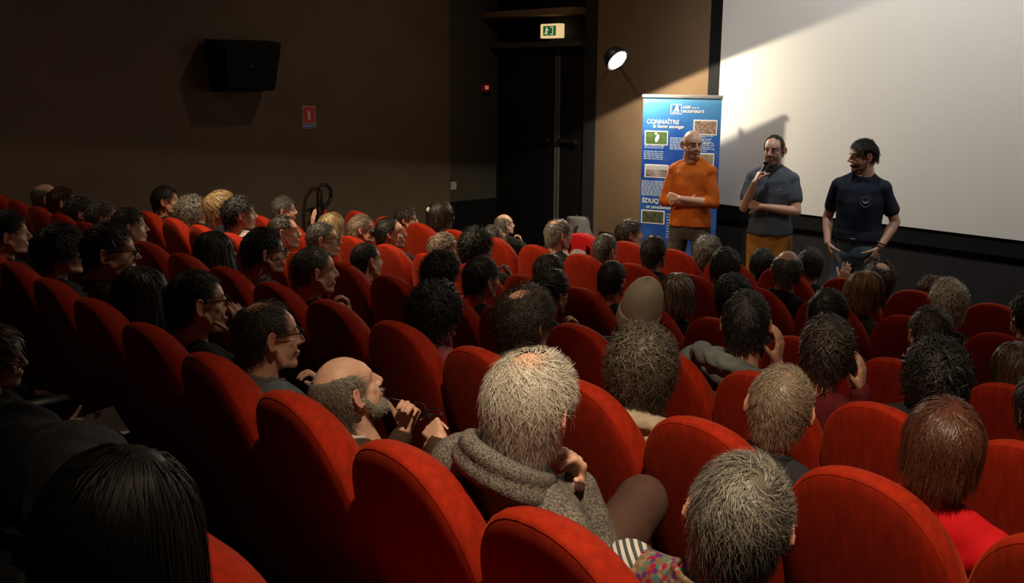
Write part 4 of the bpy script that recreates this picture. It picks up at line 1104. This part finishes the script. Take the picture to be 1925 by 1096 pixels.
def standing(name, loc, rz, label, kind, skin, hrot, arms, hands, sleeve, hem, shirt, trouser, hair=None, neck='crew', hh=1.80, stance=.11, lean=0.0, seed=1, belt=None):
    """arms: {side: (shoulder, elbow, wrist)}; sleeve: how far down the arm the cloth goes (0..2, elbow = 1)"""
    o = empty(name, loc, rz); s = hh/1.765; o.scale = (s, s, s)
    tag(o, label, 'person', 'speakers on the stage')
    R = np.array(rot_head(*hrot)); HV, HQ, st, fl = head_island(kind, .0045)
    trunk = [((0, 0, .86), .15, .105), ((0, -.005, .95), .165, .112), ((0, 0, 1.05), .142, .098), ((0, .0, 1.15), .142, .100), ((0, .0, 1.30), .165, .112), ((0, -.005, 1.39), .165, .100), ((0, -.012, 1.445), .130, .075), ((0, -.015, 1.49), .075, .062), ((0, -.015, 1.53), .060, .058)]
    legs = lambda g: sum([chain([((q*.088, 0, .90), .086+g), ((q*(.09+stance)/2+q*.012, .02, .50), .058+g*1.15), ((q*stance, -.015, .09), .038+g*1.6)], 14) for q in (-1, 1)], [])
    core = [loft(trunk)]+legs(0)+[ell((q*stance, .05, .045), (.042, .11, .042)) for q in (-1, 1)]+[ell((q*.160, -.008, 1.415), (.055, .055, .05)) for q in (-1, 1)]+[cap((q*.045, -.02, 1.50), .045, (q*.140, -.012, 1.43), .048) for q in (-1, 1)]
    isl = [blob(core, .022, 2)+(None, None), (HV@R.T+ST_HC, HQ, st, fl)]
    for q in (-1, 1):
        a_ = arms[q]; d_, n_, ts_, kw = hands[q]
        pr = chain([(a_[0], .050), (np.array(a_[0])*.5+np.array(a_[1])*.5, .047), (a_[1], .040), (np.array(a_[1])*.65+np.array(a_[2])*.35, .041), (a_[2], .0265)], 14)
        pr += hand(np.array(a_[2])+nrm(np.array(d_, float))*.004, d_, n_, ts_, **kw)
        isl.append(blob(pr, .0052, 3, .4)+(None, None))
    add_obj('body', join_islands('body', isl), SKIN[skin], o)
    Mh = Matrix.Translation(Vector(tuple(ST_HC))) @ rot_head(*hrot).to_4x4()
    for q in (-1, 1):
        e = add_obj('eye', EYEM, EYE, o); e.matrix_local = Mh @ Matrix.Translation((q*.031, .0735, .006))
    if hair[0] is None:
        b2 = add_obj('eyebrows', BROW, HAIR[hair[1]], o); b2.matrix_local = Mh
    else:
        h = add_obj('hair', hair_mesh(hair[0], HS[hair[0]]), HAIR[hair[1]], o); h.matrix_local = Mh
        b2 = add_obj('eyebrows', BROW, HAIR[hair[1]], o); b2.matrix_local = Mh
    # shirt
    g = .014
    pr = [loft([((0, 0, hem), .178+g, .122+g), ((0, 0, hem+.06), .172+g, .118+g), ((0, 0, 1.08), .155+g, .112+g), ((0, 0, 1.16), .154+g, .112+g), ((0, 0, 1.30), .172+g, .120+g), ((0, -.005, 1.39), .168+g, .106+g), ((0, -.012, 1.445), .135+g, .080+g), ((0, -.014, 1.490), .085+g*.7, .066+g*.7), ((0, -.012, 1.505), .072, .064)])]
    pr += [ell((q*.158, -.008, 1.410), (.055+g, .058+g, .050+g)) for q in (-1, 1)]+[cap((q*.05, -.02, 1.487), .043+g*.6, (q*.140, -.012, 1.425), .045+g) for q in (-1, 1)]
    for q in (-1, 1):
        a_ = [np.array(x, float) for x in arms[q]]
        if sleeve <= 1: pr += chain([(a_[0], .056), (a_[0]+(a_[1]-a_[0])*sleeve, .060)], 14)
        else: pr += chain([(a_[0], .055), (a_[1], .053), (a_[1]+(a_[2]-a_[1])*(sleeve-1), .050)], 14)
    V, Q = blob(pr, .0085, 4); V = wrinkle(V, Q, .013, 24, seed, (1, 1, .55))
    add_obj('shirt', arrays_to_mesh('shirt', V, [Q]), shirt, o)
    if neck == 'polo':
        pr = []
        for a in range(-60, 246, 17):
            t, t2 = math.radians(a-90+0), math.radians(a-90+17)
            f = lambda t, k=1.0, dz=0.0: np.array([.070*k*math.sin(t+math.pi/2+math.pi/2), -.010-.066*k*math.cos(t+math.pi/2+math.pi/2), 1.520+dz])
            pr += [cap(f(t), .008, f(t2), .008, 8), cap(f(t, 1.12, -.02), .007, f(t2, 1.12, -.02), .007, 8), cap(f(t, 1.2, -.035), .006, f(t2, 1.2, -.035), .006, 8)]
        V, Q = blob(pr, .006, 2); add_obj('collar', arrays_to_mesh('collar', V, [Q]), shirt, o)
    # trousers
    pr = [loft([((0, 0, .80), .12, .09), ((0, -.005, .88), .172, .120), ((0, -.005, .96), .176, .122), ((0, 0, 1.04), .158, .112)])]+legs(.016)
    V, Q = blob(pr, .010, 4); V = wrinkle(V, Q, .013, 24, seed+3, (1, 1, .8))
    add_obj('trousers', arrays_to_mesh('trousers', V, [Q]), trouser, o)
    for q in (-1, 1): add_obj('shoe', shoe_mesh(), M['plastic'], o, (q*stance, .02, 0), (0, 0, -q*.2))
    if belt:
        m_ = MB(); n = 32
        ring = lambda r_, z: [((.168+r_)*math.cos(2*math.pi*k/n), (.120+r_)*math.sin(2*math.pi*k/n), z) for k in range(n)]
        R4 = [ring(0, .985), ring(.014, .985), ring(.014, 1.02), ring(0, 1.02)]
        Vv = [p for rr in R4 for p in rr]; Fc = [(a*n+k, a*n+(k+1) % n, ((a+1) % 4)*n+(k+1) % n, ((a+1) % 4)*n+k) for a in range(4) for k in range(n)]
        bo = m_.add(Vv, Fc).build('belt', M['plastic'], o, True); MB().box(-.022, .022, .132, .142, .98, 1.025, bev=.004).build('buckle', M['steel'], bo)
    return o, Mh
HS['stage_buzz'] = dict(n=3500, seg=2, L=.007, Ls=.007, lift=.0025, w=.0010, bald='temples', front=34)
HS['stage_short'] = dict(n=4500, seg=3, L=.016, Ls=.012, lift=.006, w=.0012, bald='temples', front=52)
HS['stage_dark'] = dict(n=6500, seg=5, L=.042, Ls=.016, lift=.018, w=.0014, comb=(.1, .7, .5), front=42, nape=-36, side=10, crown=(0, -.8, .6))
AC = math.atan2
def face_cam(x, y, extra=0.0):      # rotation that turns local +Y to the camera side of the hall
    return math.atan2(-(0-x), 0-y)+math.radians(extra)
orange = cloth('orange_cotton', (.52, .120, .014)); polo = cloth('slate_polo_cotton', (.085, .105, .135)); navy = cloth('navy_jersey', (.016, .022, .040))
greytr = cloth('grey_trouser_cotton', (.085, .070, .060)); mustard = cloth('mustard_cotton', (.42, .19, .035)); jeans = cloth('stage_jeans', (.13, .20, .28), 'denim')
m1, Mh1 = standing('person', (-6.09, 7.35, 0), face_cam(-6.09, 7.35, -18), 'bald standing person in orange top with arms crossed before blue banner', 'stub2', 1, (42, -6, 0),
    {-1: ((-.170, -.005, 1.41), (-.225, .06, 1.150), (.035, .205, 1.190)), 1: ((.170, -.005, 1.41), (.225, .06, 1.145), (-.02, .150, 1.150))},
    {-1: ((.9, -.12, .12), (-.1, -1, 0), 1, dict(curls=(25, 30, 20))), 1: ((-.85, -.35, .1), (.2, -1, .2), 1, dict(curls=(25, 30, 20)))},
    1.18, .93, orange, greytr, (None, 'dark'), stance=.17, seed=2, hh=1.81)
m2, Mh2 = standing('person', (-5.29, 7.45, 0), face_cam(-5.29, 7.45, -10), 'standing person in slate polo and mustard trousers speaking into microphone', 'stub2', 1, (-8, -4, 0),
    {-1: ((-.170, -.005, 1.41), (-.222, .07, 1.155), (.045, .185, 1.195)), 1: ((.170, -.005, 1.41), (.200, .125, 1.170), (.105, .215, 1.395))},
    {-1: ((.9, -.05, .15), (0, -1, 0), 1, dict(curls=(35, 40, 25))), 1: ((-.35, -.25, .9), (-.75, -.4, -.25), -1, dict(curls=(55, 55, 35), thumb=(.35, .9, .4)))},
    .62, .95, polo, mustard, ('stage_short', 'dark'), 'polo', stance=.11, seed=4, hh=1.80)
m3, Mh3 = standing('person', (-4.45, 7.45, 0), face_cam(-4.45, 7.45, -14), 'standing person in navy t-shirt and jeans with hands in pockets', 'stub', 0, (-52, -4, 0),
    {-1: ((-.175, -.005, 1.41), (-.262, -.06, 1.150), (-.195, .085, .965)), 1: ((.175, -.005, 1.41), (.258, -.05, 1.145), (.205, .085, .965))},
    {-1: ((.35, .12, -.8), (.8, -.5, .1), -1, dict(curls=(15, 15, 10))), 1: ((-.35, .12, -.8), (-.8, -.5, .1), 1, dict(curls=(15, 15, 10)))},
    .62, 1.0, navy, jeans, ('stage_dark', 'black'), stance=.14, seed=6, hh=1.80, belt=True)
# chest prints: white bird outline marks on the shirts
def chest_print(parent, items, z, x, y):
    m_ = MB()
    for (x0, z0, x1, z1, t) in items:
        for c_ in [cap((x+x0, y, z+z0), t, (x+x1, y, z+z1), t, 6)]:
            V = [(p[0], y+(p[1]-y)*.25, p[2]) for p in c_[0]]; m_.add(V, c_[1])
    return m_.build('chest_print', M['paper'], parent)
arc = lambda r, a0, a1, n, t: [(r*math.cos(math.radians(a0+(a1-a0)*k/n)), r*math.sin(math.radians(a0+(a1-a0)*k/n)), r*math.cos(math.radians(a0+(a1-a0)*(k+1)/n)), r*math.sin(math.radians(a0+(a1-a0)*(k+1)/n)), t) for k in range(n)]
chest_print(m3, arc(.040, 190, 350, 7, .0012)+arc(.040, 20, 160, 6, .0010)+[(-.02, .008, 0, -.012, .003), (0, -.012, .022, .004, .003), (-.012, -.006, .012, -.014, .004)], 1.315, -.075, .137)
chest_print(m2, [(-.03, 0, -.01, .012, .0014), (-.01, .012, .01, -.004, .0014), (.01, -.004, .034, .014, .0014)], 1.335, -.075, .137)
# watch on the wrist
wt = MB()
for c_ in chain([((-.205+.036*math.cos(a), .085+.030*math.sin(a), 1.00+.012*math.cos(a)), .007) for a in np.linspace(0, 2*math.pi, 15)], 8): wt.prim(c_)
wt.build('wristwatch', M['plastic'], m3, True)
# microphone held at the mouth
mic = empty('microphone', (0, 0, 0)); tag(mic, 'dark handheld microphone raised to the mouth of polo wearer', 'microphone')
hm_ = m2.matrix_basis if False else Matrix.Translation(m2.location) @ m2.rotation_euler.to_matrix().to_4x4() @ Matrix.Diagonal((m2.scale[0],)*3+(1,))
p_a, p_b = hm_ @ Vector((.080, .215, 1.41)), hm_ @ Vector((.022, .165, 1.575))
mic.location = p_a
ax = (p_b-p_a)
mb = MB()
for c_ in chain([((0, 0, 0), .012), (tuple(ax*.70), .016)], 14): mb.prim(c_)
mb.build('handle', M['plastic'], mic, True)
MB().prim(ell(tuple(ax*.88), (.024, .024, .024))).build('grille', M['steel'], mic, True)

# ------------------------------------------------------------------ roll-up banner
BA, BB = Vector((-7.21, 7.90, 0)), Vector((-6.46, 8.20, 0))
BW = (BB-BA).length; BH = 2.075
bn = empty('rollup_banner', tuple(BA), math.atan2((BB-BA).y, (BB-BA).x))
tag(bn, 'blue roll-up banner with white headings and photographs beside the screen', 'banner')
mt, nt, b = new_mat('banner_print')
v = coords(nt); gx = nd(nt, 'ShaderNodeSeparateXYZ'); nt.links.new(v, gx.inputs[0])
mr = nd(nt, 'ShaderNodeMapRange'); mr.inputs['From Min'].default_value = 0; mr.inputs['From Max'].default_value = BH
nt.links.new(gx.outputs['Z'], mr.inputs['Value'])
c1 = ramp(nt, mr.outputs['Result'], [(0, (.010, .085, .36)), (.35, (.008, .060, .33)), (.5, (.014, .10, .42)), (.62, (.008, .045, .34)), (.84, (.014, .095, .46)), (.97, (.06, .27, .58)), (1, (.14, .38, .66))])
nz = noise(nt, coords(nt, (2.2, 2, 3.0)), 1.6, 5)
mx = nd(nt, 'ShaderNodeMix'); mx.data_type = 'RGBA'; mx.blend_type = 'MIX'
nt.links.new(ramp(nt, nz, [(.45, (0, 0, 0)), (.75, (.32, .32, .32))]), mx.inputs['Factor']); nt.links.new(c1, mx.inputs[6]); mx.inputs[7].default_value = (.10, .42, .68, 1)
nt.links.new(mx.outputs[2], b.inputs['Base Color']); b.inputs['Roughness'].default_value = .45
MB().box(0, BW, -.003, .003, .08, BH).build('printed_sheet', mt, bn)
MB().box(-.012, BW+.012, -.016, .016, BH, BH+.035, bev=.008).build('top_rail', M['alu'], bn)
bs = MB().box(-.02, BW+.02, -.07, .07, 0, .085, bev=.012).build('base_cassette', M['alu'], bn)
for xx in (.12, BW-.12): MB().box(xx-.02, xx+.02, -.16, .16, 0, .015).build('foot', M['alu'], bs)
MB().box(BW/2-.01, BW/2+.01, .05, .07, .08, BH).build('support_pole', M['alu'], bn)
WHT = surf('print_white', (.80, .82, .84), .6, .02, 5)
PALE = surf('print_pale_blue', (.45, .58, .72), .6, .05, 40)
def text(s, size, x, z, mat, parent, name, bold=0.0, shear=0.0, align='LEFT', y=-.0045):
    cu = bpy.data.curves.new('t', 'FONT'); cu.body = s; cu.size = size; cu.align_x = align; cu.offset = bold; cu.shear = shear; cu.extrude = .0006
    to = bpy.data.objects.new('t', cu); COL.objects.link(to)
    me = bpy.data.meshes.new_from_object(to.evaluated_get(bpy.context.evaluated_depsgraph_get()))
    bpy.data.objects.remove(to); bpy.data.curves.remove(cu)
    for p_ in me.materials: pass
    me.materials.clear()
    o = add_obj(name, me, mat, parent); o.location = (x, y, z); o.rotation_euler = (math.pi/2, 0, 0)
    return o
# pixel rows of the banner map linearly to its height
def bz(v): return BH-(v-188)/1.0*.00462
def bxx(u, v=190): return (u-1209)/147.0*BW
text('CONNAÎTRE', .060, bxx(1217), bz(243), WHT, bn, 'heading', .0010)
text('la faune sauvage', .050, bxx(1229), bz(251.5), WHT, bn, 'subheading', .0008, .25)
text('ÉDUQUER', .064, bxx(1213), bz(416), WHT, bn, 'heading', .0015)
text('et sensibiliser', .050, bxx(1221), bz(428), WHT, bn, 'subheading', .0006, .2)
text('AGIR', .036, bxx(1285), bz(209), WHT, bn, 'logo_text', .001)
text('pour la', .026, bxx(1302), bz(209), WHT, bn, 'logo_text', .0004)
text('BIODIVERSITÉ', .036, bxx(1285), bz(218), WHT, bn, 'logo_text', .001)
# logo tile
LX0, LX1, LZ0, LZ1 = bxx(1262), bxx(1283), bz(222), bz(200)
lg = MB().box(LX0, LX1, -.0045, -.003, LZ0, LZ1).build('logo', WHT, bn)
LB = surf('logo_blue', (.05, .22, .62), .6, .03, 5); LK = surf('logo_black', (.01, .01, .012), .6, .03, 5)
lw, lh = LX1-LX0, LZ1-LZ0
MB().box(LX0+.06*lw, LX1-.06*lw, -.0053, -.0045, LZ0+.06*lh, LZ1-.06*lh).build('tile', LB, lg)
def flat(pts, mat, name, y=-.0062, par=lg): MB().prism([(LX0+p[0]*lw, LZ0+p[1]*lh) for p in pts], y, y+.0008).build(name, mat, par)
flat([(.25, .3), (.45, .26), (.75, .3), (.82, .5), (.74, .78), (.58, .9), (.44, .82), (.38, .6)], WHT, 'bird_shape')
flat([(.18, .48), (.30, .74), (.40, .82), (.36, .6), (.27, .44)], LK, 'bird_shape', -.007)
flat([(.74, .5), (.84, .44), (.78, .70), (.70, .82)], LK, 'bird_shape', -.007)
flat([(.40, .36), (.52, .46), (.60, .36), (.50, .28)], LB, 'bird_shape', -.007)
for k in range(3): flat([(.2+.22*k, .10), (.36+.22*k, .10), (.36+.22*k, .22), (.2+.22*k, .22)], WHT, 'logo_letter', -.007)
# photographs
def photo(name, cols, scale, seed):
    m_, nt_, b_ = new_mat(name); vv = coords(nt_)
    mp = nt_.nodes[-1]
    n_ = noise(nt_, vv, scale, 5)
    nt_.links.new(ramp(nt_, n_, cols), b_.inputs['Base Color']); b_.inputs['Roughness'].default_value = .6
    return m_
PH = [((1214, 258), (1259, 289), photo('photo_meadow', [(.35, (.05, .12, .03)), (.65, (.13, .22, .07))], 18, 1)),
      ((1306, 232), (1350, 264), photo('photo_crowd', [(.30, (.03, .06, .02)), (.42, (.30, .22, .12)), (.50, (.10, .05, .05)), (.56, (.55, .45, .40)), (.62, (.45, .05, .03)), (.70, (.12, .16, .30))], 42, 2)),
      ((1310, 302), (1347, 333), photo('photo_sand', [(.35, (.22, .17, .12)), (.65, (.34, .30, .20))], 20, 3)),
      ((1216, 331), (1262, 360), photo('photo_dusk', [(.35, (.10, .07, .06)), (.65, (.42, .38, .36))], 9, 4)),
      ((1304, 373), (1342, 404), photo('photo_field', [(.35, (.03, .035, .015)), (.55, (.17, .11, .045)), (.75, (.05, .04, .03))], 16, 5)),
      ((1212, 432), (1258, 462), photo('photo_wood', [(.35, (.02, .03, .012)), (.65, (.10, .12, .06))], 20, 6))]
for k, (p0, p1, pm) in enumerate(PH):
    x0, x1, z0, z1 = bxx(p0[0]), bxx(p1[0]), bz(p1[1]), bz(p0[1])
    fr = MB().box(x0, x1, -.0045, -.003, z0, z1).build('photo_frame', WHT, bn)
    ph = MB().box(x0+.012, x1-.012, -.0055, -.0045, z0+.012, z1-.012).build('photo', pm, fr)
    cxm, czm = (x0+x1)/2, (z0+z1)/2
    if k == 0:
        m_ = MB()
        for q in (ell((cxm+.01, -.0062, czm-.005), (.020, .0008, .042), (0, 20, 0)), ell((cxm-.004, -.0062, czm+.042), (.015, .0008, .014))): m_.prim(q)
        m_.build('bird_figure', WHT, fr)
    if k == 3: MB().box(x0+.012, x1-.012, -.0062, -.0055, z1-.055, z1-.012).build('photo_sky', surf('photo_sky_print', (.50, .50, .52), .6, .05, 5), fr)
    if k == 5 or k == 4: pass
# small running text, too small to read: word-length strokes
def para(u0, u1, v0, v1, n, seed):
    r = random.Random(seed); m_ = MB()
    for k in range(n):
        z = bz(v0+(v1-v0)*k/max(1, n-1)); x = bxx(u0); xe = bxx(u1)*r.uniform(.86, 1.0) if k == n-1 else bxx(u1)-r.uniform(0, .03)
        while x < xe-.012:
            wd = min(r.uniform(.012, .045), xe-x); m_.box(x, x+wd, -.0040, -.003, z, z+.009); x += wd+.007
    return m_.build('small_print', PALE, bn)
para(1263, 1341, 273, 297, 8, 1); para(1300, 1350, 282, 299, 5, 2); para(1213, 1252, 304, 320, 5, 3); para(1211, 1258, 369, 400, 11, 4)
para(1308, 1345, 420, 432, 3, 5); para(1300, 1346, 440, 490, 9, 6); para(1262, 1300, 440, 490, 9, 7); para(1214, 1256, 292, 296, 2, 8); para(1308, 1346, 267, 269, 2, 9)
# pale splash mark
flatm = MB().prim(ell((bxx(1337), -.0038, bz(363)), (.045, .0006, .022), (0, -12, 0))).build('splash_mark', PALE, bn)

# ------------------------------------------------------------------ things lying about
def soft(name, prims, voxel, amp, freq, seed, mat, parent=None, loc=None):
    V, Q = blob(prims, voxel, 4); V = wrinkle(V, Q, amp, freq, seed); V = wrinkle(V, Q, amp*.5, freq*2.3, seed+1)
    return add_obj(name, arrays_to_mesh(name, V, [Q]), mat, parent, loc)
ct = empty('coat', (-2.06, .55, row_floor(-1)+.925)); tag(ct, 'dark coat draped over a seat back behind the young one', 'coat')
bodyp = [cap((-.30, .02, .02), .09, (.24, .0, .05), .10, 14), cap((-.25, -.08, -.14), .07, (.22, -.09, -.12), .08, 14), cap((-.2, .12, -.14), .06, (.2, .12, -.12), .07, 14), ell((.10, .02, .06), (.20, .12, .10)), cap((-.32, .06, -.02), .07, (-.45, .18, -.16), .05, 12)]
soft('shell', bodyp, .009, .022, 17, 3, top_mat('charcoal'), ct)
mb = MB()
for c_ in chain([((-.20, -.105, .085), .004), ((-.05, -.125, .105), .004), ((.12, -.118, .10), .004)], 6): mb.prim(c_)
mb.build('seam', top_mat('black'), ct, True)
pj = PEOPLE[(-1, 4)][0]; Mj = Matrix.Translation(pj.location) @ pj.rotation_euler.to_matrix().to_4x4() @ Matrix.Diagonal((pj.scale[0],)*3+(1,))
pp = empty('paper_sheets'); pp.matrix_world = Mj @ Matrix.Translation((0, .57, .775)) @ Matrix.Rotation(math.radians(12), 4, 'X')
tag(pp, 'white paper sheets in the hands of the young person', 'paper')
MB().box(-.15, .15, -.10, .10, 0, .004).build('top_sheet', M['paper'], pp)
MB().box(-.16, .14, -.11, .09, -.006, -.001).build('folder', top_mat('beige'), pp)

# spectacles held by the bearded person
pb, _ = PEOPLE[(0, 2)]
gp = add_obj('held_spectacles', glasses_mesh(), M['glass_frame'])
Mp = Matrix.Translation(pb.location) @ pb.rotation_euler.to_matrix().to_4x4()
gp.matrix_world = Mp @ Matrix.Translation((-.03, .40, .925)) @ Euler((math.radians(-20), math.radians(12), math.radians(15))).to_matrix().to_4x4() @ Matrix.Scale(1.0, 4)
tag(gp, 'dark spectacles held in both hands by the bearded person', 'spectacles')

# red and white jacket over an empty front row seat
def drape(W, off, z0, z1, x0=-1, x1=1, grow=.0):
    out = seat_outline(W=.252+grow, ht=.36+grow)
    V, Fc = pillow(out, [(s_*1.0, y_+(.012 if y_ > -.02 else -.012)) for s_, y_ in [(.25, .078), (.5, .076), (.72, .070), (.86, .056), (.94, .036), (.985, .010), (1.0, -.02), (.992, -.045), (.96, -.066), (.84, -.078), (.65, -.083), (.35, -.086)]])
    V = np.array([list(p) for p in V]); F2 = [f for f in Fc if all(z0 <= V[i][2] <= z1 and x0 <= V[i][0] <= x1 for i in f)]
    used = sorted({i for f in F2 for i in f}); mp = {i: k for k, i in enumerate(used)}
    m_ = MB(); m_.add([V[i] for i in used], [tuple(mp[i] for i in f) for f in F2]); return m_
jk = empty('jacket', (ROWS[5][0]+.02-.5*7, ROWS[5][1], row_floor(5))); tag(jk, 'red jacket with white panels and black edge over front row seat', 'jacket')
jm = cloth('jacket_red', (.55, .01, .015))
drape(.25, 0, .93, 2, grow=.006).build('red_yoke', jm, jk, True)
drape(.25, 0, .60, .955, -1, .08, grow=.006).build('white_panel', top_mat('white'), jk, True)
drape(.25, 0, .60, .955, .04, 1, grow=.007).build('black_edge', top_mat('black'), jk, True)

# bags by the doors
bg = empty('rucksack', (-7.95, 7.70, 0)); tag(bg, 'grey rucksack with dark straps near the doors', 'bag')
soft('bag_body', [loft([((0, 0, .03), .20, .13), ((0, .0, .30), .22, .15), ((0, .02, .60), .20, .13), ((0, .03, .80), .13, .09)]), ell((0, -.14, .25), (.15, .07, .16))], .014, .014, 14, 2, top_mat('grey'), bg)
for q in (-1, 1):
    mb = MB()
    for c_ in chain([((q*.08, .10, .80), .016), ((q*.10, -.10, .70), .016), ((q*.11, -.17, .45), .016)], 8): mb.prim(c_)
    mb.build('strap', top_mat('black'), bg, True)
bg2 = empty('shoulder_bag', (-7.35, 7.55, 0)); tag(bg2, 'pale grey shoulder bag beside the rucksack', 'bag')
soft('bag_body', [loft([((0, 0, .02), .18, .10), ((0, 0, .25), .20, .12), ((0, .0, .50), .17, .08), ((0, 0, .60), .12, .05)])], .014, .012, 14, 4, cloth('pale_bag_fabric', (.30, .30, .29)), bg2)
mb = MB()
for c_ in chain([((-.13, 0, .55), .012), ((-.08, .0, .72), .012), ((.08, 0, .72), .012), ((.13, 0, .55), .012)], 8): mb.prim(c_)
mb.build('strap', top_mat('black'), bg2, True)

# plain dark chair of the bald person near the doors
px_, py_ = PEOPLE[(5, 9)][0].location.x, PEOPLE[(5, 9)][0].location.y
ch = empty('chair', (px_, py_, row_floor(5))); tag(ch, 'plain black chair under the bald person near the doors', 'chair')
MB().box(-.22, .22, .17, .60, .41, .45, bev=.01).build('seat', M['black'], ch)
MB().box(-.20, .20, .05, .08, .55, .88, bev=.01, M=Matrix.Rotation(math.radians(6), 4, 'X')).build('backrest', M['black'], ch)
for sx in (-1, 1):
    MB().prim(cap((sx*.20, .56, .41), .012, (sx*.21, .58, .012), .012, 8)).build('leg', M['steel'], ch, True)
    MB().prim(cap((sx*.20, .03, .86), .012, (sx*.21, .16, .43), .012, 8)).prim(cap((sx*.21, .16, .43), .012, (sx*.21, .10, .012), .012, 8)).build('leg', M['steel'], ch, True)
